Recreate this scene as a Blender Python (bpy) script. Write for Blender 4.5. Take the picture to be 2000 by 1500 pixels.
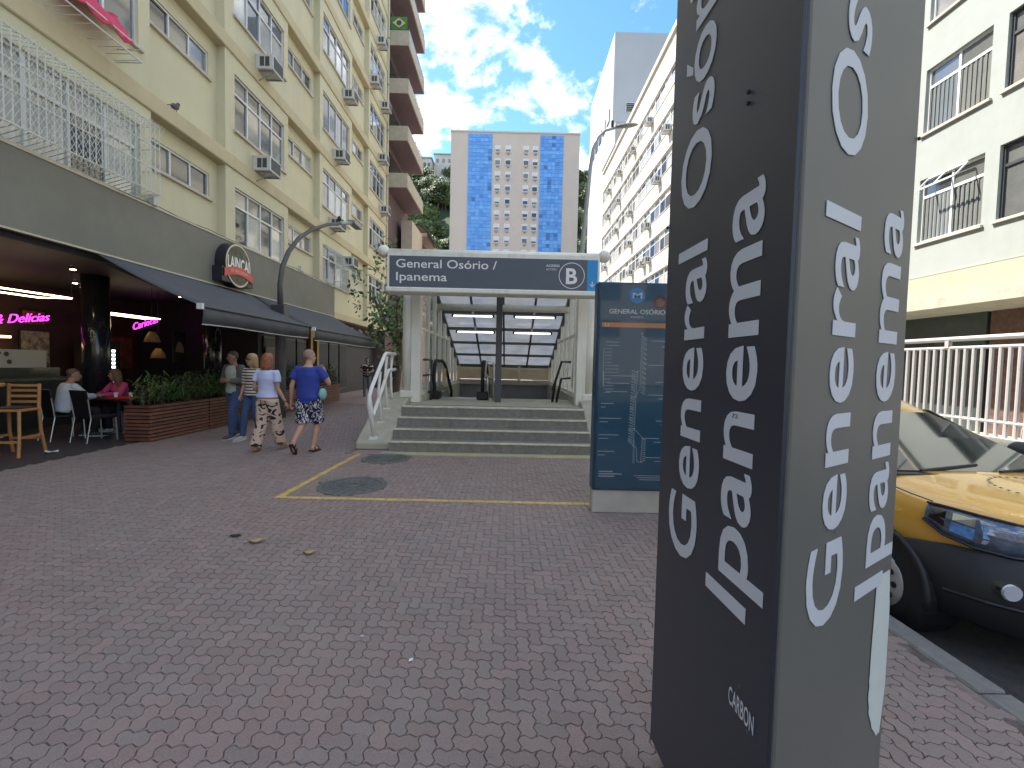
import bpy, bmesh, math, random
import numpy as np
from mathutils import Vector, Matrix, Euler
random.seed(7); rng = np.random.default_rng(7)
R = math.radians
for o in list(bpy.data.objects): bpy.data.objects.remove(o)
S = bpy.context.scene
COL = S.collection

# ------------------------------------------------------------------ camera
cam = bpy.data.cameras.new('camera'); camo = bpy.data.objects.new('camera', cam); COL.objects.link(camo)
cam.sensor_width = 36; cam.lens = 870 / 2000 * 36; cam.clip_start = .05; cam.clip_end = 3000
camo.location = (0, 0, 1.6)
camo.rotation_euler = (Matrix.Rotation(R(-.45), 3, 'Z') @ Matrix.Rotation(R(90 - 2.55), 3, 'X') @ Matrix.Rotation(R(1.26), 3, 'Z')).to_euler()
S.camera = camo

# ------------------------------------------------------------------ sun, sky, exposure
SUN = Vector((-1, .55, 1.5)).normalized()          # towards the sun
elev = math.asin(SUN.z); azim = math.atan2(SUN.x, SUN.y)
sl = bpy.data.lights.new('sun', 'SUN'); sl.energy = 4.2; sl.angle = R(.5); sl.color = (1, .95, .86)
so = bpy.data.objects.new('sun', sl); COL.objects.link(so); so.location = SUN * 60
so.rotation_euler = SUN.to_track_quat('Z', 'Y').to_euler()
wd = bpy.data.worlds.new('World'); S.world = wd; wd.use_nodes = True
nt = wd.node_tree; N = nt.nodes; L = nt.links; N.clear()
def nn(t, **k):
    n = N.new(t)
    for a, b in k.items(): setattr(n, a, b)
    return n
out = nn('ShaderNodeOutputWorld'); bg = nn('ShaderNodeBackground'); bg.inputs[1].default_value = .13
sky = nn('ShaderNodeTexSky', sky_type='NISHITA'); sky.sun_disc = False
sky.sun_elevation = elev; sky.sun_rotation = azim; sky.air_density = 1.0; sky.dust_density = .35; sky.ozone_density = 2.2
tc = nn('ShaderNodeTexCoord'); sep = nn('ShaderNodeSeparateXYZ'); L.new(tc.outputs['Generated'], sep.inputs[0])
def mth(op, a, b=None, clamp=False):
    n = nn('ShaderNodeMath', operation=op); n.use_clamp = clamp
    for i, v in enumerate((a, b)):
        if v is None: continue
        if isinstance(v, (int, float)): n.inputs[i].default_value = v
        else: L.new(v, n.inputs[i])
    return n.outputs[0]
dz = mth('ADD', mth('MAXIMUM', sep.outputs[2], 0.0), .22)
cx = mth('DIVIDE', sep.outputs[0], dz); cy = mth('DIVIDE', sep.outputs[1], dz)
cmb = nn('ShaderNodeCombineXYZ'); L.new(cx, cmb.inputs[0]); L.new(cy, cmb.inputs[1]); cmb.inputs[2].default_value = 3.7
def noise(scale, detail, rough, dist=0):
    n = nn('ShaderNodeTexNoise'); L.new(cmb.outputs[0], n.inputs['Vector'])
    n.inputs['Scale'].default_value = scale; n.inputs['Detail'].default_value = detail; n.inputs['Roughness'].default_value = rough; n.inputs['Distortion'].default_value = dist
    return n.outputs[0]
n1 = noise(3.1, 9, .6, .3); n2 = noise(8.5, 7, .62, .3)
cl = mth('ADD', mth('MULTIPLY', n1, .66), mth('MULTIPLY', n2, .34))
mr = nn('ShaderNodeMapRange'); mr.interpolation_type = 'SMOOTHSTEP'; L.new(cl, mr.inputs[0]); mr.inputs[1].default_value = .470; mr.inputs[2].default_value = .575
shade = nn('ShaderNodeMapRange'); L.new(n2, shade.inputs[0]); shade.inputs[1].default_value = .36; shade.inputs[2].default_value = .62; shade.inputs[3].default_value = 2.9; shade.inputs[4].default_value = 6.6
cc = nn('ShaderNodeCombineXYZ')
L.new(mth('MULTIPLY', shade.outputs[0], .965), cc.inputs[0]); L.new(mth('MULTIPLY', shade.outputs[0], .985), cc.inputs[1]); L.new(shade.outputs[0], cc.inputs[2])
mx = nn('ShaderNodeMix', data_type='RGBA'); L.new(mr.outputs[0], mx.inputs[0]); hsv = nn('ShaderNodeHueSaturation'); hsv.inputs['Saturation'].default_value = 1.22; hsv.inputs['Value'].default_value = .95; L.new(sky.outputs[0], hsv.inputs['Color']); L.new(hsv.outputs[0], mx.inputs[6]); L.new(cc.outputs[0], mx.inputs[7])
L.new(mx.outputs[2], bg.inputs[0]); L.new(bg.outputs[0], out.inputs[0])
S.view_settings.view_transform = 'Standard'; S.view_settings.look = 'None'; S.view_settings.gamma = 1
S.view_settings.exposure = 1.6
try:
    S.cycles.max_bounces = 8; S.cycles.diffuse_bounces = 5; S.cycles.transparent_max_bounces = 16
except Exception: pass

# ------------------------------------------------------------------ materials
MATS = {}
def M(name, col, rough=.6, metal=0, var=.12, vs=3., bump=0, bs=60., emit=0, spec=.5, coat=0, alpha=1, dirt=0, dcol=(.05, .045, .04), ds=1.3, trans=0, objrand=0):
    if name in MATS: return MATS[name]
    m = bpy.data.materials.new(name); m.use_nodes = True; t = m.node_tree; b = t.nodes['Principled BSDF']; l = t.links
    b.inputs['Roughness'].default_value = rough; b.inputs['Metallic'].default_value = metal
    b.inputs['Specular IOR Level'].default_value = spec; b.inputs['Coat Weight'].default_value = coat; b.inputs['Coat Roughness'].default_value = .05
    b.inputs['Alpha'].default_value = alpha; b.inputs['Transmission Weight'].default_value = trans
    c4 = (*col, 1)
    b.inputs['Base Color'].default_value = c4
    tcn = t.nodes.new('ShaderNodeTexCoord')
    cur = None
    if var or dirt:
        no = t.nodes.new('ShaderNodeTexNoise'); l.new(tcn.outputs['Object'], no.inputs['Vector']); no.inputs['Scale'].default_value = vs; no.inputs['Detail'].default_value = 8; no.inputs['Roughness'].default_value = .65
        r = t.nodes.new('ShaderNodeValToRGB'); r.color_ramp.elements[0].position = .3; r.color_ramp.elements[1].position = .7
        r.color_ramp.elements[0].color = (*[c * (1 - var) for c in col], 1); r.color_ramp.elements[1].color = (*[min(1, c * (1 + var)) for c in col], 1)
        l.new(no.outputs[0], r.inputs[0]); cur = r.outputs[0]
        if dirt:
            n2 = t.nodes.new('ShaderNodeTexNoise'); mp = t.nodes.new('ShaderNodeMapping'); l.new(tcn.outputs['Object'], mp.inputs[0]); mp.inputs['Scale'].default_value = (1, 1, .16)
            l.new(mp.outputs[0], n2.inputs['Vector']); n2.inputs['Scale'].default_value = ds; n2.inputs['Detail'].default_value = 9; n2.inputs['Roughness'].default_value = .7
            mr = t.nodes.new('ShaderNodeMapRange'); l.new(n2.outputs[0], mr.inputs[0]); mr.inputs[1].default_value = .5; mr.inputs[2].default_value = .8; mr.inputs[4].default_value = dirt
            mi = t.nodes.new('ShaderNodeMix'); mi.data_type = 'RGBA'; l.new(mr.outputs[0], mi.inputs[0]); l.new(cur, mi.inputs[6]); mi.inputs[7].default_value = (*dcol, 1); cur = mi.outputs[2]
    if objrand:
        oi = t.nodes.new('ShaderNodeObjectInfo'); hs = t.nodes.new('ShaderNodeHueSaturation')
        mr2 = t.nodes.new('ShaderNodeMapRange'); l.new(oi.outputs['Random'], mr2.inputs[0]); mr2.inputs[3].default_value = 1 - objrand; mr2.inputs[4].default_value = 1 + objrand
        l.new(mr2.outputs[0], hs.inputs['Value'])
        if cur: l.new(cur, hs.inputs['Color'])
        else: hs.inputs['Color'].default_value = c4
        cur = hs.outputs[0]
    if cur: l.new(cur, b.inputs['Base Color'])
    if bump:
        nb = t.nodes.new('ShaderNodeTexNoise'); l.new(tcn.outputs['Object'], nb.inputs['Vector']); nb.inputs['Scale'].default_value = bs; nb.inputs['Detail'].default_value = 6
        bp = t.nodes.new('ShaderNodeBump'); bp.inputs['Strength'].default_value = bump; bp.inputs['Distance'].default_value = .02; l.new(nb.outputs[0], bp.inputs['Height']); l.new(bp.outputs[0], b.inputs['Normal'])
    if emit:
        b.inputs['Emission Color'].default_value = c4; b.inputs['Emission Strength'].default_value = emit
    MATS[name] = m; return m

yellow = M('yellow_render', (.60, .56, .39), .85, var=.04, vs=1.2, bump=.15, bs=90, dirt=.34, dcol=(.36, .34, .25), ds=.9)
belt_m = M('belt_render', (.53, .46, .30), .85, var=.06, vs=2, bump=.15, bs=90, dirt=.3, dcol=(.28, .22, .12), ds=1.6)
white_m = M('white_paint', (.72, .73, .70), .45, var=.04, dirt=.12, dcol=(.3, .28, .24), ds=3)
frame_m = M('window_frame_aluminium', (.62, .63, .62), .4, var=.05, metal=.2)
sill_m = M('sill_stone', (.50, .46, .38), .8, var=.1)
conc = M('concrete', (.40, .385, .31), .9, var=.14, vs=4, bump=.35, bs=50, dirt=.35, dcol=(.12, .12, .1), ds=2)
stepm = M('step_granite', (.235, .222, .19), .8, var=.2, vs=14, bump=.3, bs=120, dirt=.5, dcol=(.07, .07, .075), ds=3)
nose_m = M('worn_nosing', (.62, .59, .46), .6, var=.25, vs=6)
grey_panel = M('fascia_grey_render', (.195, .19, .155), .75, var=.1, vs=1.4, bump=.1, bs=30, dirt=.25, dcol=(.09, .09, .085), ds=.8)
black_m = M('black_plastic', (.012, .012, .014), .45, var=.1)
rubber = M('rubber', (.015, .015, .016), .75, var=.15)
asphalt = M('asphalt', (.05, .049, .047), .9, var=.25, vs=18, bump=.6, bs=140, dirt=.3, dcol=(.09, .085, .075), ds=1.2)
def glass_pane(name, col, rough=.06): return M(name, col, rough, var=.25, vs=1.3, spec=.8, coat=.6)
GL = [glass_pane('pane_dark', (.035, .04, .042)), glass_pane('pane_grey', (.12, .125, .12)), glass_pane('pane_curtain', (.42, .42, .39)), glass_pane('pane_blind', (.20, .19, .175)), glass_pane('pane_sky', (.05, .06, .07), .02)]
steel = M('brushed_steel', (.55, .55, .53), .35, metal=.9, var=.08, vs=20)
galv = M('galvanised_grey', (.30, .31, .30), .5, metal=.4, var=.12)
darkmetal = M('dark_metal', (.06, .063, .07), .45, metal=.3, var=.1)
wood_red = M('planter_slat_wood', (.165, .066, .042), .55, var=.3, vs=7, bump=.2, bs=60, objrand=.25)
wood_yel = M('stool_pine', (.42, .21, .07), .5, var=.2, vs=9, objrand=.08)
ac_m = M('ac_casing', (.56, .56, .53), .5, var=.1, dirt=.25, dcol=(.25, .22, .18), ds=5)
leafA = M('leaf_green', (.115, .19, .055), .55, var=.4, vs=9)
leafB = M('leaf_dark', (.05, .10, .032), .55, var=.45, vs=7)
leafC = M('leaf_hill', (.17, .22, .09), .6, var=.5, vs=.5)
leafD = M('leaf_hill_dark', (.08, .12, .055), .6, var=.5, vs=.5)
bark = M('bark', (.11, .08, .055), .9, var=.3, vs=6, bump=.6, bs=30)
wht_flat = M('lettering_white', (.60, .62, .66), .5, var=.03)
wht_b = M('bright_white_print', (.80, .80, .78), .5, var=.02)

# ------------------------------------------------------------------ mesh helpers
ROOT = {}
class MB:
    def __init__(s): s.v = []; s.f = []; s.m = []
    def add(s, vs, fs, mi=0):
        o = len(s.v); s.v += [tuple(v) for v in vs]; s.f += [tuple(i + o for i in f) for f in fs]; s.m += [mi] * len(fs); return s
    def box(s, x0, x1, y0, y1, z0, z1, mi=0):
        return s.add([(x0, y0, z0), (x1, y0, z0), (x1, y1, z0), (x0, y1, z0), (x0, y0, z1), (x1, y0, z1), (x1, y1, z1), (x0, y1, z1)],
                     [(0, 3, 2, 1), (4, 5, 6, 7), (0, 1, 5, 4), (1, 2, 6, 5), (2, 3, 7, 6), (3, 0, 4, 7)], mi)
    def quad(s, a, b, c, d, mi=0): return s.add([a, b, c, d], [(0, 1, 2, 3)], mi)
    def bar(s, p, q, w, h=None, up=(0, 0, 1), mi=0):
        p = Vector(p); q = Vector(q); d = (q - p).normalized(); u = Vector(up)
        if abs(d.dot(u)) > .98: u = Vector((1, 0, 0))
        a = d.cross(u).normalized() * (w / 2); b = a.cross(d).normalized() * ((h or w) / 2)
        vs = [p - a - b, p + a - b, p + a + b, p - a + b, q - a - b, q + a - b, q + a + b, q - a + b]
        return s.add(vs, [(0, 1, 2, 3), (7, 6, 5, 4), (0, 4, 5, 1), (1, 5, 6, 2), (2, 6, 7, 3), (3, 7, 4, 0)], mi)
    def tube(s, path, r, n=8, mi=0, cap=True):
        P = [Vector(p) for p in path]; rs = r if isinstance(r, (list, tuple)) else [r] * len(P)
        o = len(s.v); prev = None; vs = []; fs = []
        for i, p in enumerate(P):
            d = ((P[i + 1] - p) if i == 0 else (p - P[i - 1]) if i == len(P) - 1 else (P[i + 1] - P[i - 1])).normalized()
            if prev is None:
                u = Vector((0, 0, 1)) if abs(d.z) < .9 else Vector((1, 0, 0))
                a = d.cross(u).normalized()
            else:
                a = (prev - d * prev.dot(d))
                a = a.normalized() if a.length > 1e-6 else d.orthogonal().normalized()
            prev = a; b = d.cross(a)
            for k in range(n):
                t = 2 * math.pi * k / n; vs.append(p + (a * math.cos(t) + b * math.sin(t)) * rs[i])
        for i in range(len(P) - 1):
            for k in range(n): fs.append((i * n + k, i * n + (k + 1) % n, (i + 1) * n + (k + 1) % n, (i + 1) * n + k))
        if cap: fs += [tuple(range(n))[::-1], tuple((len(P) - 1) * n + k for k in range(n))]
        return s.add(vs, fs, mi)
    def rings(s, rings, mi=0, cap=True):
        n = len(rings[0]); vs = [p for r in rings for p in r]; fs = []
        for i in range(len(rings) - 1):
            for k in range(n): fs.append((i * n + k, i * n + (k + 1) % n, (i + 1) * n + (k + 1) % n, (i + 1) * n + k))
        if cap: fs += [tuple(range(n))[::-1], tuple((len(rings) - 1) * n + k for k in range(n))]
        return s.add(vs, fs, mi)
    def ell(s, c, r, nu=14, nv=9, mi=0, rot=None):
        c = Vector(c); rg = []
        for j in range(1, nv):
            p = -math.pi / 2 + math.pi * j / nv
            ring = []
            for k in range(nu):
                t = 2 * math.pi * k / nu; q = Vector((r[0] * math.cos(p) * math.cos(t), r[1] * math.cos(p) * math.sin(t), r[2] * math.sin(p)))
                ring.append(c + (rot @ q if rot else q))
            rg.append(ring)
        return s.rings(rg, mi)
    def prism(s, poly, axis, a, b, mi=0):
        n = len(poly)
        def mk(p, t):
            return (t, p[0], p[1]) if axis == 0 else (p[0], t, p[1]) if axis == 1 else (p[0], p[1], t)
        return s.add([mk(p, a) for p in poly] + [mk(p, b) for p in poly], [tuple(range(n))[::-1], tuple(range(n, 2 * n))] + [(i, (i + 1) % n, (i + 1) % n + n, i + n) for i in range(n)], mi)
    def build(s, name, mats, parent=None, smooth=False, bev=0, label=None, kind=None):
        off = Vector((0, 0, 0)) if parent is None else ROOT.get(parent.name, Vector((0, 0, 0)))
        me = bpy.data.meshes.new(name); me.from_pydata([(v[0] - off[0], v[1] - off[1], v[2] - off[2]) for v in s.v], [], s.f)
        mats = mats if isinstance(mats, (list, tuple)) else [mats]
        for m in mats: me.materials.append(m)
        if len(mats) > 1: me.polygons.foreach_set('material_index', s.m)
        if smooth: me.polygons.foreach_set('use_smooth', [True] * len(me.polygons))
        me.update()
        bm = bmesh.new(); bm.from_mesh(me); bmesh.ops.recalc_face_normals(bm, faces=bm.faces); bm.to_mesh(me); bm.free()
        o = bpy.data.objects.new(name, me); COL.objects.link(o)
        if parent is not None: o.parent = parent; ROOT[o.name] = off
        if bev:
            md = o.modifiers.new('bevel', 'BEVEL'); md.width = bev; md.segments = 1; md.limit_method = 'ANGLE'
        if label: o['label'] = label
        if kind: o['kind'] = kind
        return o
def thing(name, label, cat, loc=(0, 0, 0), group=None, rz=0):
    o = bpy.data.objects.new(name, None); COL.objects.link(o); o.location = loc; o.rotation_euler = (0, 0, rz); o.empty_display_size = .2
    o['label'] = label; o['category'] = cat
    if group: o['group'] = group
    ROOT[o.name] = Vector(loc)
    return o
def local_thing(name, label, cat, loc=(0, 0, 0), rz=0, group=None, scale=1):
    o = thing(name, label, cat, loc, group, rz); ROOT[o.name] = Vector((0, 0, 0)); o.scale = (scale,) * 3; return o
def tag(o, label, cat, group=None):
    o['label'] = label; o['category'] = cat
    if group: o['group'] = group
    return o
def struct(o): o['kind'] = 'structure'; return o
def link_copy(src, parent, loc, rot=None):
    c = src.copy(); COL.objects.link(c); c.parent = parent; c.location = loc
    if rot: c.rotation_euler = rot
    return c
def copy_tree(o, loc, rz=0, label=None, parent=None):
    c = o.copy(); COL.objects.link(c); c.parent = parent
    if parent is None:
        c.location = loc; c.rotation_euler = (0, 0, rz)
        if label: c['label'] = label
    for ch in o.children: copy_tree(ch, None, parent=c)
    return c
TXT = {}
def text_geo(txt, bold=0., shear=0.):
    k = (txt, bold, shear)
    if k in TXT: return TXT[k]
    cu = bpy.data.curves.new('t', 'FONT'); cu.body = txt; cu.offset = bold; cu.resolution_u = 4; cu.shear = shear
    o = bpy.data.objects.new('t', cu); COL.objects.link(o)
    dg = bpy.context.evaluated_depsgraph_get(); me = bpy.data.meshes.new_from_object(o.evaluated_get(dg))
    vs = [(v.co.x, v.co.y) for v in me.vertices]; fs = [tuple(p.vertices) for p in me.polygons]
    bpy.data.objects.remove(o); bpy.data.curves.remove(cu); bpy.data.meshes.remove(me)
    TXT[k] = (vs, fs); return vs, fs
def text_on(mb, txt, org, u, v, width, height=None, bold=0., cap=None, shear=0., mi=0):
    """flat lettering: origin = lower left, u = reading direction, v = up; width = length of the line, cap = height of a capital"""
    vs, fs = text_geo(txt, bold, shear); x0 = min(p[0] for p in vs); x1 = max(p[0] for p in vs); y1 = max(p[1] for p in vs); y0 = min(p[1] for p in vs)
    sx = width / (x1 - x0); sy = cap / .73 if cap else (height / (y1 - y0) if height else sx)
    org = Vector(org); u = Vector(u).normalized(); v = Vector(v).normalized()
    mb.add([org + u * ((p[0] - x0) * sx) + v * (p[1] * sy) for p in vs], fs, mi); return mb
def holes_wall(mb, P, u0, u1, v0, v1, holes, depth, mi=0):
    """wall face on P(u,v,d) with rectangular openings and reveals of the given depth"""
    us = sorted({u0, u1, *[h[0] for h in holes], *[h[1] for h in holes]}); vs = sorted({v0, v1, *[h[2] for h in holes], *[h[3] for h in holes]})
    for a, b in zip(us, us[1:]):
        for c, d in zip(vs, vs[1:]):
            um, vm = (a + b) / 2, (c + d) / 2
            if any(h[0] < um < h[1] and h[2] < vm < h[3] for h in holes): continue
            mb.quad(P(a, c, 0), P(b, c, 0), P(b, d, 0), P(a, d, 0), mi)
    for a, b, c, d in holes:
        for p, q in (((a, c), (b, c)), ((b, c), (b, d)), ((b, d), (a, d)), ((a, d), (a, c))):
            mb.quad(P(*p, 0), P(*q, 0), P(*q, depth), P(*p, depth), mi)
        mb.quad(P(a, c, depth), P(b, c, depth), P(b, d, depth), P(a, d, depth), mi)
def window(parent, P, a, b, c, d, depth, cols, rows, fr=None, fw=.04, sill=True, pick=None, pane_name='pane', small=False):
    """frame part with pane sub-parts set in an opening (a..b, c..d); rows = fractions of the height from below"""
    fr = fr or frame_m; dd = depth * .55; t = .04
    m = MB()
    def bx(u0, u1, v0, v1, d0, d1):
        m.add([P(u0, v0, d0), P(u1, v0, d0), P(u1, v1, d0), P(u0, v1, d0), P(u0, v0, d1), P(u1, v0, d1), P(u1, v1, d1), P(u0, v1, d1)],
              [(0, 3, 2, 1), (4, 5, 6, 7), (0, 1, 5, 4), (1, 2, 6, 5), (2, 3, 7, 6), (3, 0, 4, 7)])
    bx(a, b, c, c + fw, dd - t, dd + t); bx(a, b, d - fw, d, dd - t, dd + t); bx(a, a + fw, c + fw, d - fw, dd - t, dd + t); bx(b - fw, b, c + fw, d - fw, dd - t, dd + t)
    us = [a + fw / 2 + (b - a - fw) * k / cols for k in range(cols + 1)]; vs = [c + fw / 2] + [c + (d - c) * r for r in rows] + [d - fw / 2]
    for u in us[1:-1]: bx(u - fw / 2, u + fw / 2, c + fw, d - fw, dd - t * .9, dd + t * .9)
    for v in vs[1:-1]: bx(a + fw, b - fw, v - fw * .6, v + fw * .6, dd - t * .8, dd + t * .8)
    f = m.build('window', fr, parent)
    for i in range(cols):
        for j in range(len(vs) - 1):
            q = MB(); dj = dd + random.uniform(-.012, .012)
            e = fw * .3; ti = random.uniform(-.006, .006)
            A = (us[i] + e, vs[j] + e); B = (us[i + 1] - e, vs[j + 1] - e)
            q.add([P(A[0], A[1], dj + ti), P(B[0], A[1], dj - ti), P(B[0], B[1], dj - ti), P(A[0], B[1], dj + ti), P(A[0], A[1], dj + ti + .01), P(B[0], A[1], dj - ti + .01), P(B[0], B[1], dj - ti + .01), P(A[0], B[1], dj + ti + .01)],
                  [(0, 3, 2, 1), (4, 5, 6, 7), (0, 1, 5, 4), (1, 2, 6, 5), (2, 3, 7, 6), (3, 0, 4, 7)])
            q.build(pane_name, (pick(i, j) if pick else random.choice(GL)), f)
    if sill:
        m = MB(); m.add([P(a - .06, c - .07, -.07), P(b + .06, c - .07, -.07), P(b + .06, c - .004, -.07), P(a - .06, c - .004, -.07), P(a - .06, c - .07, dd), P(b + .06, c - .07, dd), P(b + .06, c - .004, dd), P(a - .06, c - .004, dd)],
                        [(0, 3, 2, 1), (4, 5, 6, 7), (0, 1, 5, 4), (1, 2, 6, 5), (2, 3, 7, 6), (3, 0, 4, 7)]); m.build('sill', sill_m, f)
    return f
# ------------------------------------------------------------------ ground, road, pavement
m = MB(); m.quad((-900, -300, -.16), (900, -300, -.16), (900, 1500, -.16), (-900, 1500, -.16)); struct(m.build('ground', asphalt))
m = MB(); m.quad((2.56, -30, -.13), (8.6, -30, -.13), (8.6, 95, -.13), (2.56, 95, -.13)); struct(m.build('road', asphalt))
# pavement sheet: bedding under the near pavers, paved surface further away
def paver_material():
    m = bpy.data.materials.new('paver_concrete'); m.use_nodes = True; t = m.node_tree; l = t.links; b = t.nodes['Principled BSDF']; b.inputs['Roughness'].default_value = .8
    geo = t.nodes.new('ShaderNodeNewGeometry')
    def nz(sc, det=6, ro=.6):
        n = t.nodes.new('ShaderNodeTexNoise'); l.new(geo.outputs['Position'], n.inputs['Vector']); n.inputs['Scale'].default_value = sc; n.inputs['Detail'].default_value = det; n.inputs['Roughness'].default_value = ro; return n.outputs[0]
    def mixc(f, a, c):
        n = t.nodes.new('ShaderNodeMix'); n.data_type = 'RGBA'
        if isinstance(f, float): n.inputs[0].default_value = f
        else: l.new(f, n.inputs[0])
        for i, x in ((6, a), (7, c)):
            if isinstance(x, tuple): n.inputs[i].default_value = (*x, 1)
            else: l.new(x, n.inputs[i])
        return n.outputs[2]
    def ramp(s, a, c, lo=0, hi=1):
        n = t.nodes.new('ShaderNodeMapRange'); l.new(s, n.inputs[0]); n.inputs[1].default_value = a; n.inputs[2].default_value = c; n.inputs[3].default_value = lo; n.inputs[4].default_value = hi; return n.outputs[0]
    at = t.nodes.new('ShaderNodeAttribute'); at.attribute_name = 'tone'
    oi = t.nodes.new('ShaderNodeObjectInfo'); sm = t.nodes.new('ShaderNodeMath'); sm.operation = 'ADD'; l.new(at.outputs['Fac'], sm.inputs[0]); l.new(oi.outputs['Random'], sm.inputs[1])
    fr = t.nodes.new('ShaderNodeMath'); fr.operation = 'FRACT'; l.new(sm.outputs[0], fr.inputs[0])
    grey = (.235, .188, .168); red = (.262, .184, .162)
    c = mixc(ramp(fr.outputs[0], .25, .95), grey, red)
    c = mixc(ramp(nz(.55, 4), .42, .66, 0, .5), c, (.275, .168, .148))
    c = mixc(ramp(nz(2.2, 8, .7), .45, .75, 0, .42), c, (.155, .130, .118))
    c = mixc(ramp(nz(160, 3), .35, .75, 0, .35), c, (.38, .33, .31))
    c = mixc(ramp(nz(38, 5, .7), .62, .78, 0, .5), c, (.11, .095, .088))
    f2 = t.nodes.new('ShaderNodeMath'); f2.operation = 'MULTIPLY'; l.new(fr.outputs[0], f2.inputs[0]); f2.inputs[1].default_value = 7.31
    f3 = t.nodes.new('ShaderNodeMath'); f3.operation = 'FRACT'; l.new(f2.outputs[0], f3.inputs[0])
    hv = t.nodes.new('ShaderNodeHueSaturation'); l.new(ramp(f3.outputs[0], 0, 1, .92, 1.08), hv.inputs['Value']); l.new(c, hv.inputs['Color']); c = hv.outputs[0]
    c = mixc(ramp(nz(1.1, 9, .75), .52, .72, 0, .5), c, (.30, .25, .225))
    c = mixc(ramp(nz(9, 8, .8), .60, .70, 0, .45), c, (.12, .10, .095))
    l.new(c, b.inputs['Base Color'])
    bp = t.nodes.new('ShaderNodeBump'); bp.inputs['Strength'].default_value = .8; bp.inputs['Distance'].default_value = .008; l.new(nz(110, 5), bp.inputs['Height']); l.new(bp.outputs[0], b.inputs['Normal'])
    return m
pav = paver_material()
joint = M('joint_sand', (.13, .10, .088), .95, var=.5, vs=6, bump=.3, dirt=.7, dcol=(.3, .25, .21), ds=1.5)
far_pav = pav
PW = .0705
NEARY = 16.5
m = MB(); m.box(-6.9, 2.40, -4, 7.62, -.2, -.0102); m.box(-6.9, -2.7, 7.62, NEARY, -.2, -.0102); bed = struct(m.build('pavement', joint))
m = MB(); m.box(-30, 2.40, NEARY, 70, -.2, 0.0); m.box(-2.7, 2.40, 7.62, NEARY, -.2, 0.0); farp = struct(m.build('pavement', pav))
m = MB(); m.box(-13, -6.9, -4, 14.6, -.2, .004)
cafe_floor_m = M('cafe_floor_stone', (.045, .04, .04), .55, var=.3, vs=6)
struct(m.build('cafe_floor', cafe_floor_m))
# a wavy interlocking paver: each unit edge of the lattice carries the same S wave
def outline(cells_w, cells_h, inset, z, amp=.0085):
    pts = []
    def edge(a, b):
        d = (b[0] - a[0], b[1] - a[1]); k = 1 if (d[0] + d[1]) > 0 else -1
        for t in (0, .27, .73):
            w = 0 if t == 0 else (amp if (t < .5) == (k > 0) else -amp)
            x = a[0] + d[0] * t; y = a[1] + d[1] * t
            if d[1] == 0: y += w
            else: x += w
            pts.append([x, y])
    q = PW; c = []
    for i in range(cells_w): c.append((i * q, 0))
    for j in range(cells_h): c.append((cells_w * q, j * q))
    for i in range(cells_w): c.append(((cells_w - i) * q, cells_h * q))
    for j in range(cells_h): c.append((0, (cells_h - j) * q))
    for a, b in zip(c, c[1:] + c[:1]): edge(a, b)
    cx, cy = cells_w * q / 2, cells_h * q / 2
    fx = 1 - inset / cx; fy = 1 - inset / cy
    return [((p[0] - cx) * fx, (p[1] - cy) * fy, z) for p in pts]
def paver_geo(w, h):
    a = outline(w, h, .0008, -.010); b = outline(w, h, .0032, -.0005); n = len(a)
    return a + b, [tuple(range(n, 2 * n))] + [(i, (i + 1) % n, (i + 1) % n + n, i + n) for i in range(n)]
GEO = {0: paver_geo(2, 1), 1: paver_geo(1, 2)}
near = []
x0 = -6.9; nx = int((2.40 - x0) / PW); y0 = 1.0; ny = int((NEARY - y0) / PW)
def blocked(x, y):
    return (x + 1.97) ** 2 + (y - 5.67) ** 2 < .43 ** 2 or (x + 1.99) ** 2 + (y - 7.3) ** 2 < .39 ** 2 and y < 9
for i in range(-1, nx):
    for j in range(-1, ny):
        k = (i - j) % 4
        if k == 0: c = (x0 + (i + 1) * PW, y0 + (j + .5) * PW, 0)
        elif k == 3: c = (x0 + (i + .5) * PW, y0 + (j + 1) * PW, 1)
        else: continue
        if c[0] < x0 + .04 or c[0] > 2.36 or c[1] > NEARY - .03 or (c[0] > -2.77 and c[1] > 7.6) or blocked(c[0], c[1]): continue
        near.append(c)
# the 300 that show largest in the picture are single pavers
def insight(c):
    px = c[0] / max(c[1], .1) * 870
    return abs(px) < 1000 and c[1] > 1.72 and not (c[0] > .34 * c[1] and c[0] < .93 * c[1])
order = sorted([c for c in near if insight(c)], key=lambda c: c[0] ** 2 + c[1] ** 2)
solo = set(order[:298])
base = {}
for k in (0, 1):
    me = bpy.data.meshes.new('paver'); me.from_pydata(*[GEO[k][0], [], GEO[k][1]]); me.materials.append(pav)
    me.attributes.new('tone', 'FLOAT', 'FACE'); base[k] = me
V = []; Fc = []; T = []
for c in near:
    if c in solo:
        o = bpy.data.objects.new('paver', base[c[2]]); COL.objects.link(o); o.parent = bed
        o.location = (c[0], c[1], random.uniform(-.0015, .001)); o.rotation_euler = (random.gauss(0, .014), random.gauss(0, .014), random.gauss(0, .008))
    else:
        vs, fs = GEO[c[2]]; o = len(V); dzr = random.uniform(-.0015, .001); ax, ay = random.gauss(0, .014), random.gauss(0, .014)
        V += [(v[0] + c[0], v[1] + c[1], v[2] + dzr + v[0] * ay + v[1] * ax) for v in vs]; Fc += [tuple(i + o for i in f) for f in fs]; T += [random.random()] * len(fs)
me = bpy.data.meshes.new('pavers'); me.from_pydata(V, [], Fc); me.materials.append(pav)
a = me.attributes.new('tone', 'FLOAT', 'FACE'); a.data.foreach_set('value', T)
o = bpy.data.objects.new('pavers', me); COL.objects.link(o); o.parent = bed; o['kind'] = 'stuff'
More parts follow.
